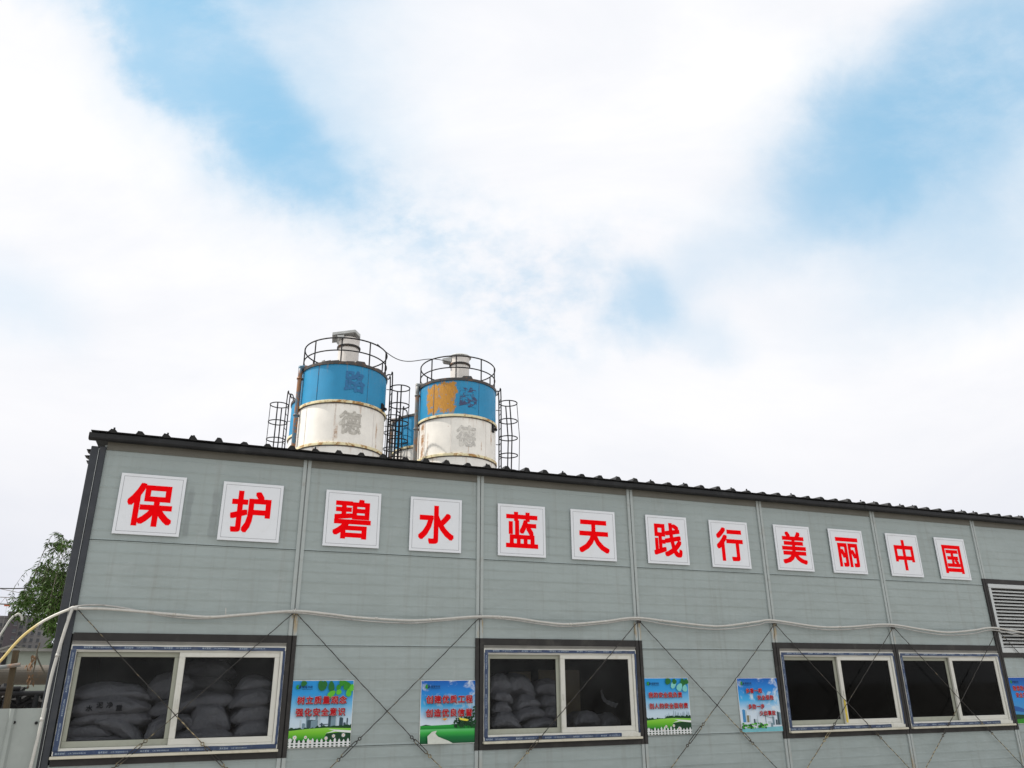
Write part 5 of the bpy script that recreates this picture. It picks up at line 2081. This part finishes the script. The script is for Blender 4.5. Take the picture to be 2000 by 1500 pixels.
G1, G2 = 'sacks behind the left dusty window', 'sacks behind the second window'
S1 = [(500, 632, 560, 105, 0, .42, .5, 'long sagging sack topmost of the left pile behind the corner window'),
      (490, 722, 560, 120, 2, .36, .5, 'dark sack with printed lettering in the left pile, corner window'),
      (520, 812, 530, 105, 0, .38, .5, 'drooping sack under the lettered one behind the corner window'),
      (590, 888, 360, 90, -24, .26, .32, 'sack tilted steeply down to the right, corner window left pane'),
      (330, 905, 360, 95, 2, .40, .5, 'sack lying at the lower left of the corner window'),
      (400, 985, 540, 90, 0, .36, .5, 'bottom sack of the left pile behind the corner window'),
      (930, 585, 330, 150, 14, .62, .4, 'dim sack high in the middle behind the centre stile, corner window'),
      (1075, 712, 640, 100, 9, .44, .36, 'long narrow sack sloping up to the right, corner window'),
      (880, 885, 290, 120, 27, .30, .3, 'sack tilted up to the right beside the centre stile, corner window'),
      (1030, 845, 150, 95, -6, .34, .3, 'short sack end right of the centre stile, corner window'),
      (1215, 805, 290, 190, 6, .40, .4, 'bulging upright bag in the middle of the right pane, corner window'),
      (1140, 950, 500, 100, 2, .36, .5, 'long sack lying along the bottom of the right pane, corner window'),
      (1545, 570, 260, 90, 3, .48, .5, 'top sack of the right-hand stack, corner window'),
      (1525, 672, 320, 130, 2, .42, .5, 'second sack from the top of the right-hand stack, corner window'),
      (1535, 782, 320, 115, 2, .40, .5, 'third sack from the top of the right-hand stack, corner window'),
      (1540, 890, 300, 130, 1, .36, .5, 'lowest visible sack of the right-hand stack, corner window'),
      (1190, 470, 420, 110, 3, .95, .5, 'shadowy sack at the back above the others, corner window'),
      (1170, 575, 440, 110, -2, .97, .5, 'shadowy sack at the back just under the topmost dim one, corner window'),
      (1200, 675, 430, 110, 2, .95, .5, 'half hidden sack at the back behind the bulging bag, corner window'),
      (1180, 785, 440, 120, 0, .95, .5, 'sack deep at the back almost covered by the bulging bag, corner window'),
      (1180, 900, 450, 120, 0, .95, .5, 'lowest sack of the dim rear stack, corner window')]
for i, (cx, cy, w, h, tl, Y, d, lab) in enumerate(S1):
    sack(1, *w1(cx, cy), w * .27, h * .27, tl, Y, d, lab, i + 1, G1, print_=(i == 1))
S2 = [(285, 645, 210, 120, 4, .46, .4, 'upper left sack in the pile, second window'),
      (445, 655, 300, 150, -14, .50, .4, 'large sloping sack at the top middle of the pile, second window'),
      (690, 680, 270, 130, -8, .52, .4, 'top right sack of the pile, second window'),
      (295, 745, 190, 85, -3, .40, .4, 'left sack in the second row of the pile, second window'),
      (510, 795, 220, 105, 2, .42, .4, 'rounded sack at the middle of the pile, second window'),
      (705, 795, 210, 90, -4, .44, .4, 'right sack in the middle row, second window'),
      (295, 838, 170, 90, 0, .36, .4, 'left sack in the third row of the pile, second window'),
      (520, 885, 270, 85, 8, .36, .4, 'sack tilted up to the right in the third row, second window'),
      (725, 878, 200, 85, -6, .38, .4, 'right sack in the third row beside the stile, second window'),
      (335, 945, 260, 110, -6, .28, .4, 'pale pointed sack at the lower left, second window'),
      (640, 968, 340, 75, 0, .34, .4, 'bottom sack of the pile, second window'),
      (985, 925, 240, 100, -4, .60, .4, 'dim sack at the lower left of the right pane, second window'),
      (1160, 950, 200, 90, 3, .62, .4, 'dim sack at the bottom middle of the right pane, second window')]
for i, (cx, cy, w, h, tl, Y, d, lab) in enumerate(S2):
    sack(2, *w2(cx, cy), w * .24, h * .24, tl, Y, d, lab, i + 31, G2)

# pallets that carry the piles
for x0, x1, zt, lab in ((0.12, 1.78, 1.02, 'dark timber platform carrying the sacks behind the corner window'), (3.72, 5.4, 1.02, 'dark timber platform carrying the sacks behind the second window')):
    t = thing('pallet_stack', lab, 'platform', (x0, .5, .1))
    mb = MB()
    mb.box((x0, .16, zt - .06), (x1, 1.3, zt))
    mb.build('deck', M['wood'], t)
    for xx in (x0, x1 - .12):
        for yy in (.2, 1.15):
            mb = MB()
            mb.box((xx, yy, .10), (xx + .12, yy + .12, zt - .06))
            mb.build('leg', M['wood'], t)

# tan boards at the back of the store and a torn plastic strip
t0 = at(*w2(515, 575), 2.0)
mb = MB()
a, b = at(*w2(455, 612), 0.95), at(*w2(572, 548), 0.95)
mb.bbox((a.x, 0.95, 1.021), (b.x, 1.2, b.z), .005)  # stand-in box for a faintly lit rectangle deep in the room
solo(mb, 'stand_in_box', M['tan_board'], 'small tan box standing in for a faintly lit rectangle above the sacks, second window', 'box', origin=(a.x, 1.0, 1.021))
mb = MB()
a, b = at(*w2(640, 770), 1.0), at(*w2(965, 535), 1.0)
mb.bbox((a.x, 1.0, 1.021), (b.x, 1.03, b.z), .003)
mb.box((a.x, 1.031, 1.021), (a.x + .05, 1.2, 1.3))
mb.box((b.x - .05, 1.031, 1.021), (b.x, 1.2, 1.3))
solo(mb, 'leaning_board', M['tan_board'], 'upright brownish board behind the sacks, second window', 'board', origin=(a.x, 1.0, 1.021))
mb = MB()
rs = random.Random(9)
pp = [w2(1145, 700), w2(1150, 735), w2(1165, 775), w2(1200, 800), w2(1235, 815), w2(1270, 825)]
path = smooth_path([at(u, v, .22) for u, v in pp], 6)
N = len(path)
vs = []
for i, p in enumerate(path):
    w_ = .010 + .014 * (i / N) * (1 + .5 * sin(i * 1.1))
    for k in range(5):
        q = (k - 2) / 2
        vs.append(p + Vector((q * w_ * .5, .02 * sin(i * 2.3 + k * 1.7), q * w_)))
mb.add(vs, [(i * 5 + k, i * 5 + k + 1, (i + 1) * 5 + k + 1, (i + 1) * 5 + k) for i in range(N - 1) for k in range(4)])
solo(mb, 'plastic_strip', M['plastic'], 'torn strip of clear plastic hanging inside the right pane, second window', 'plastic strip')
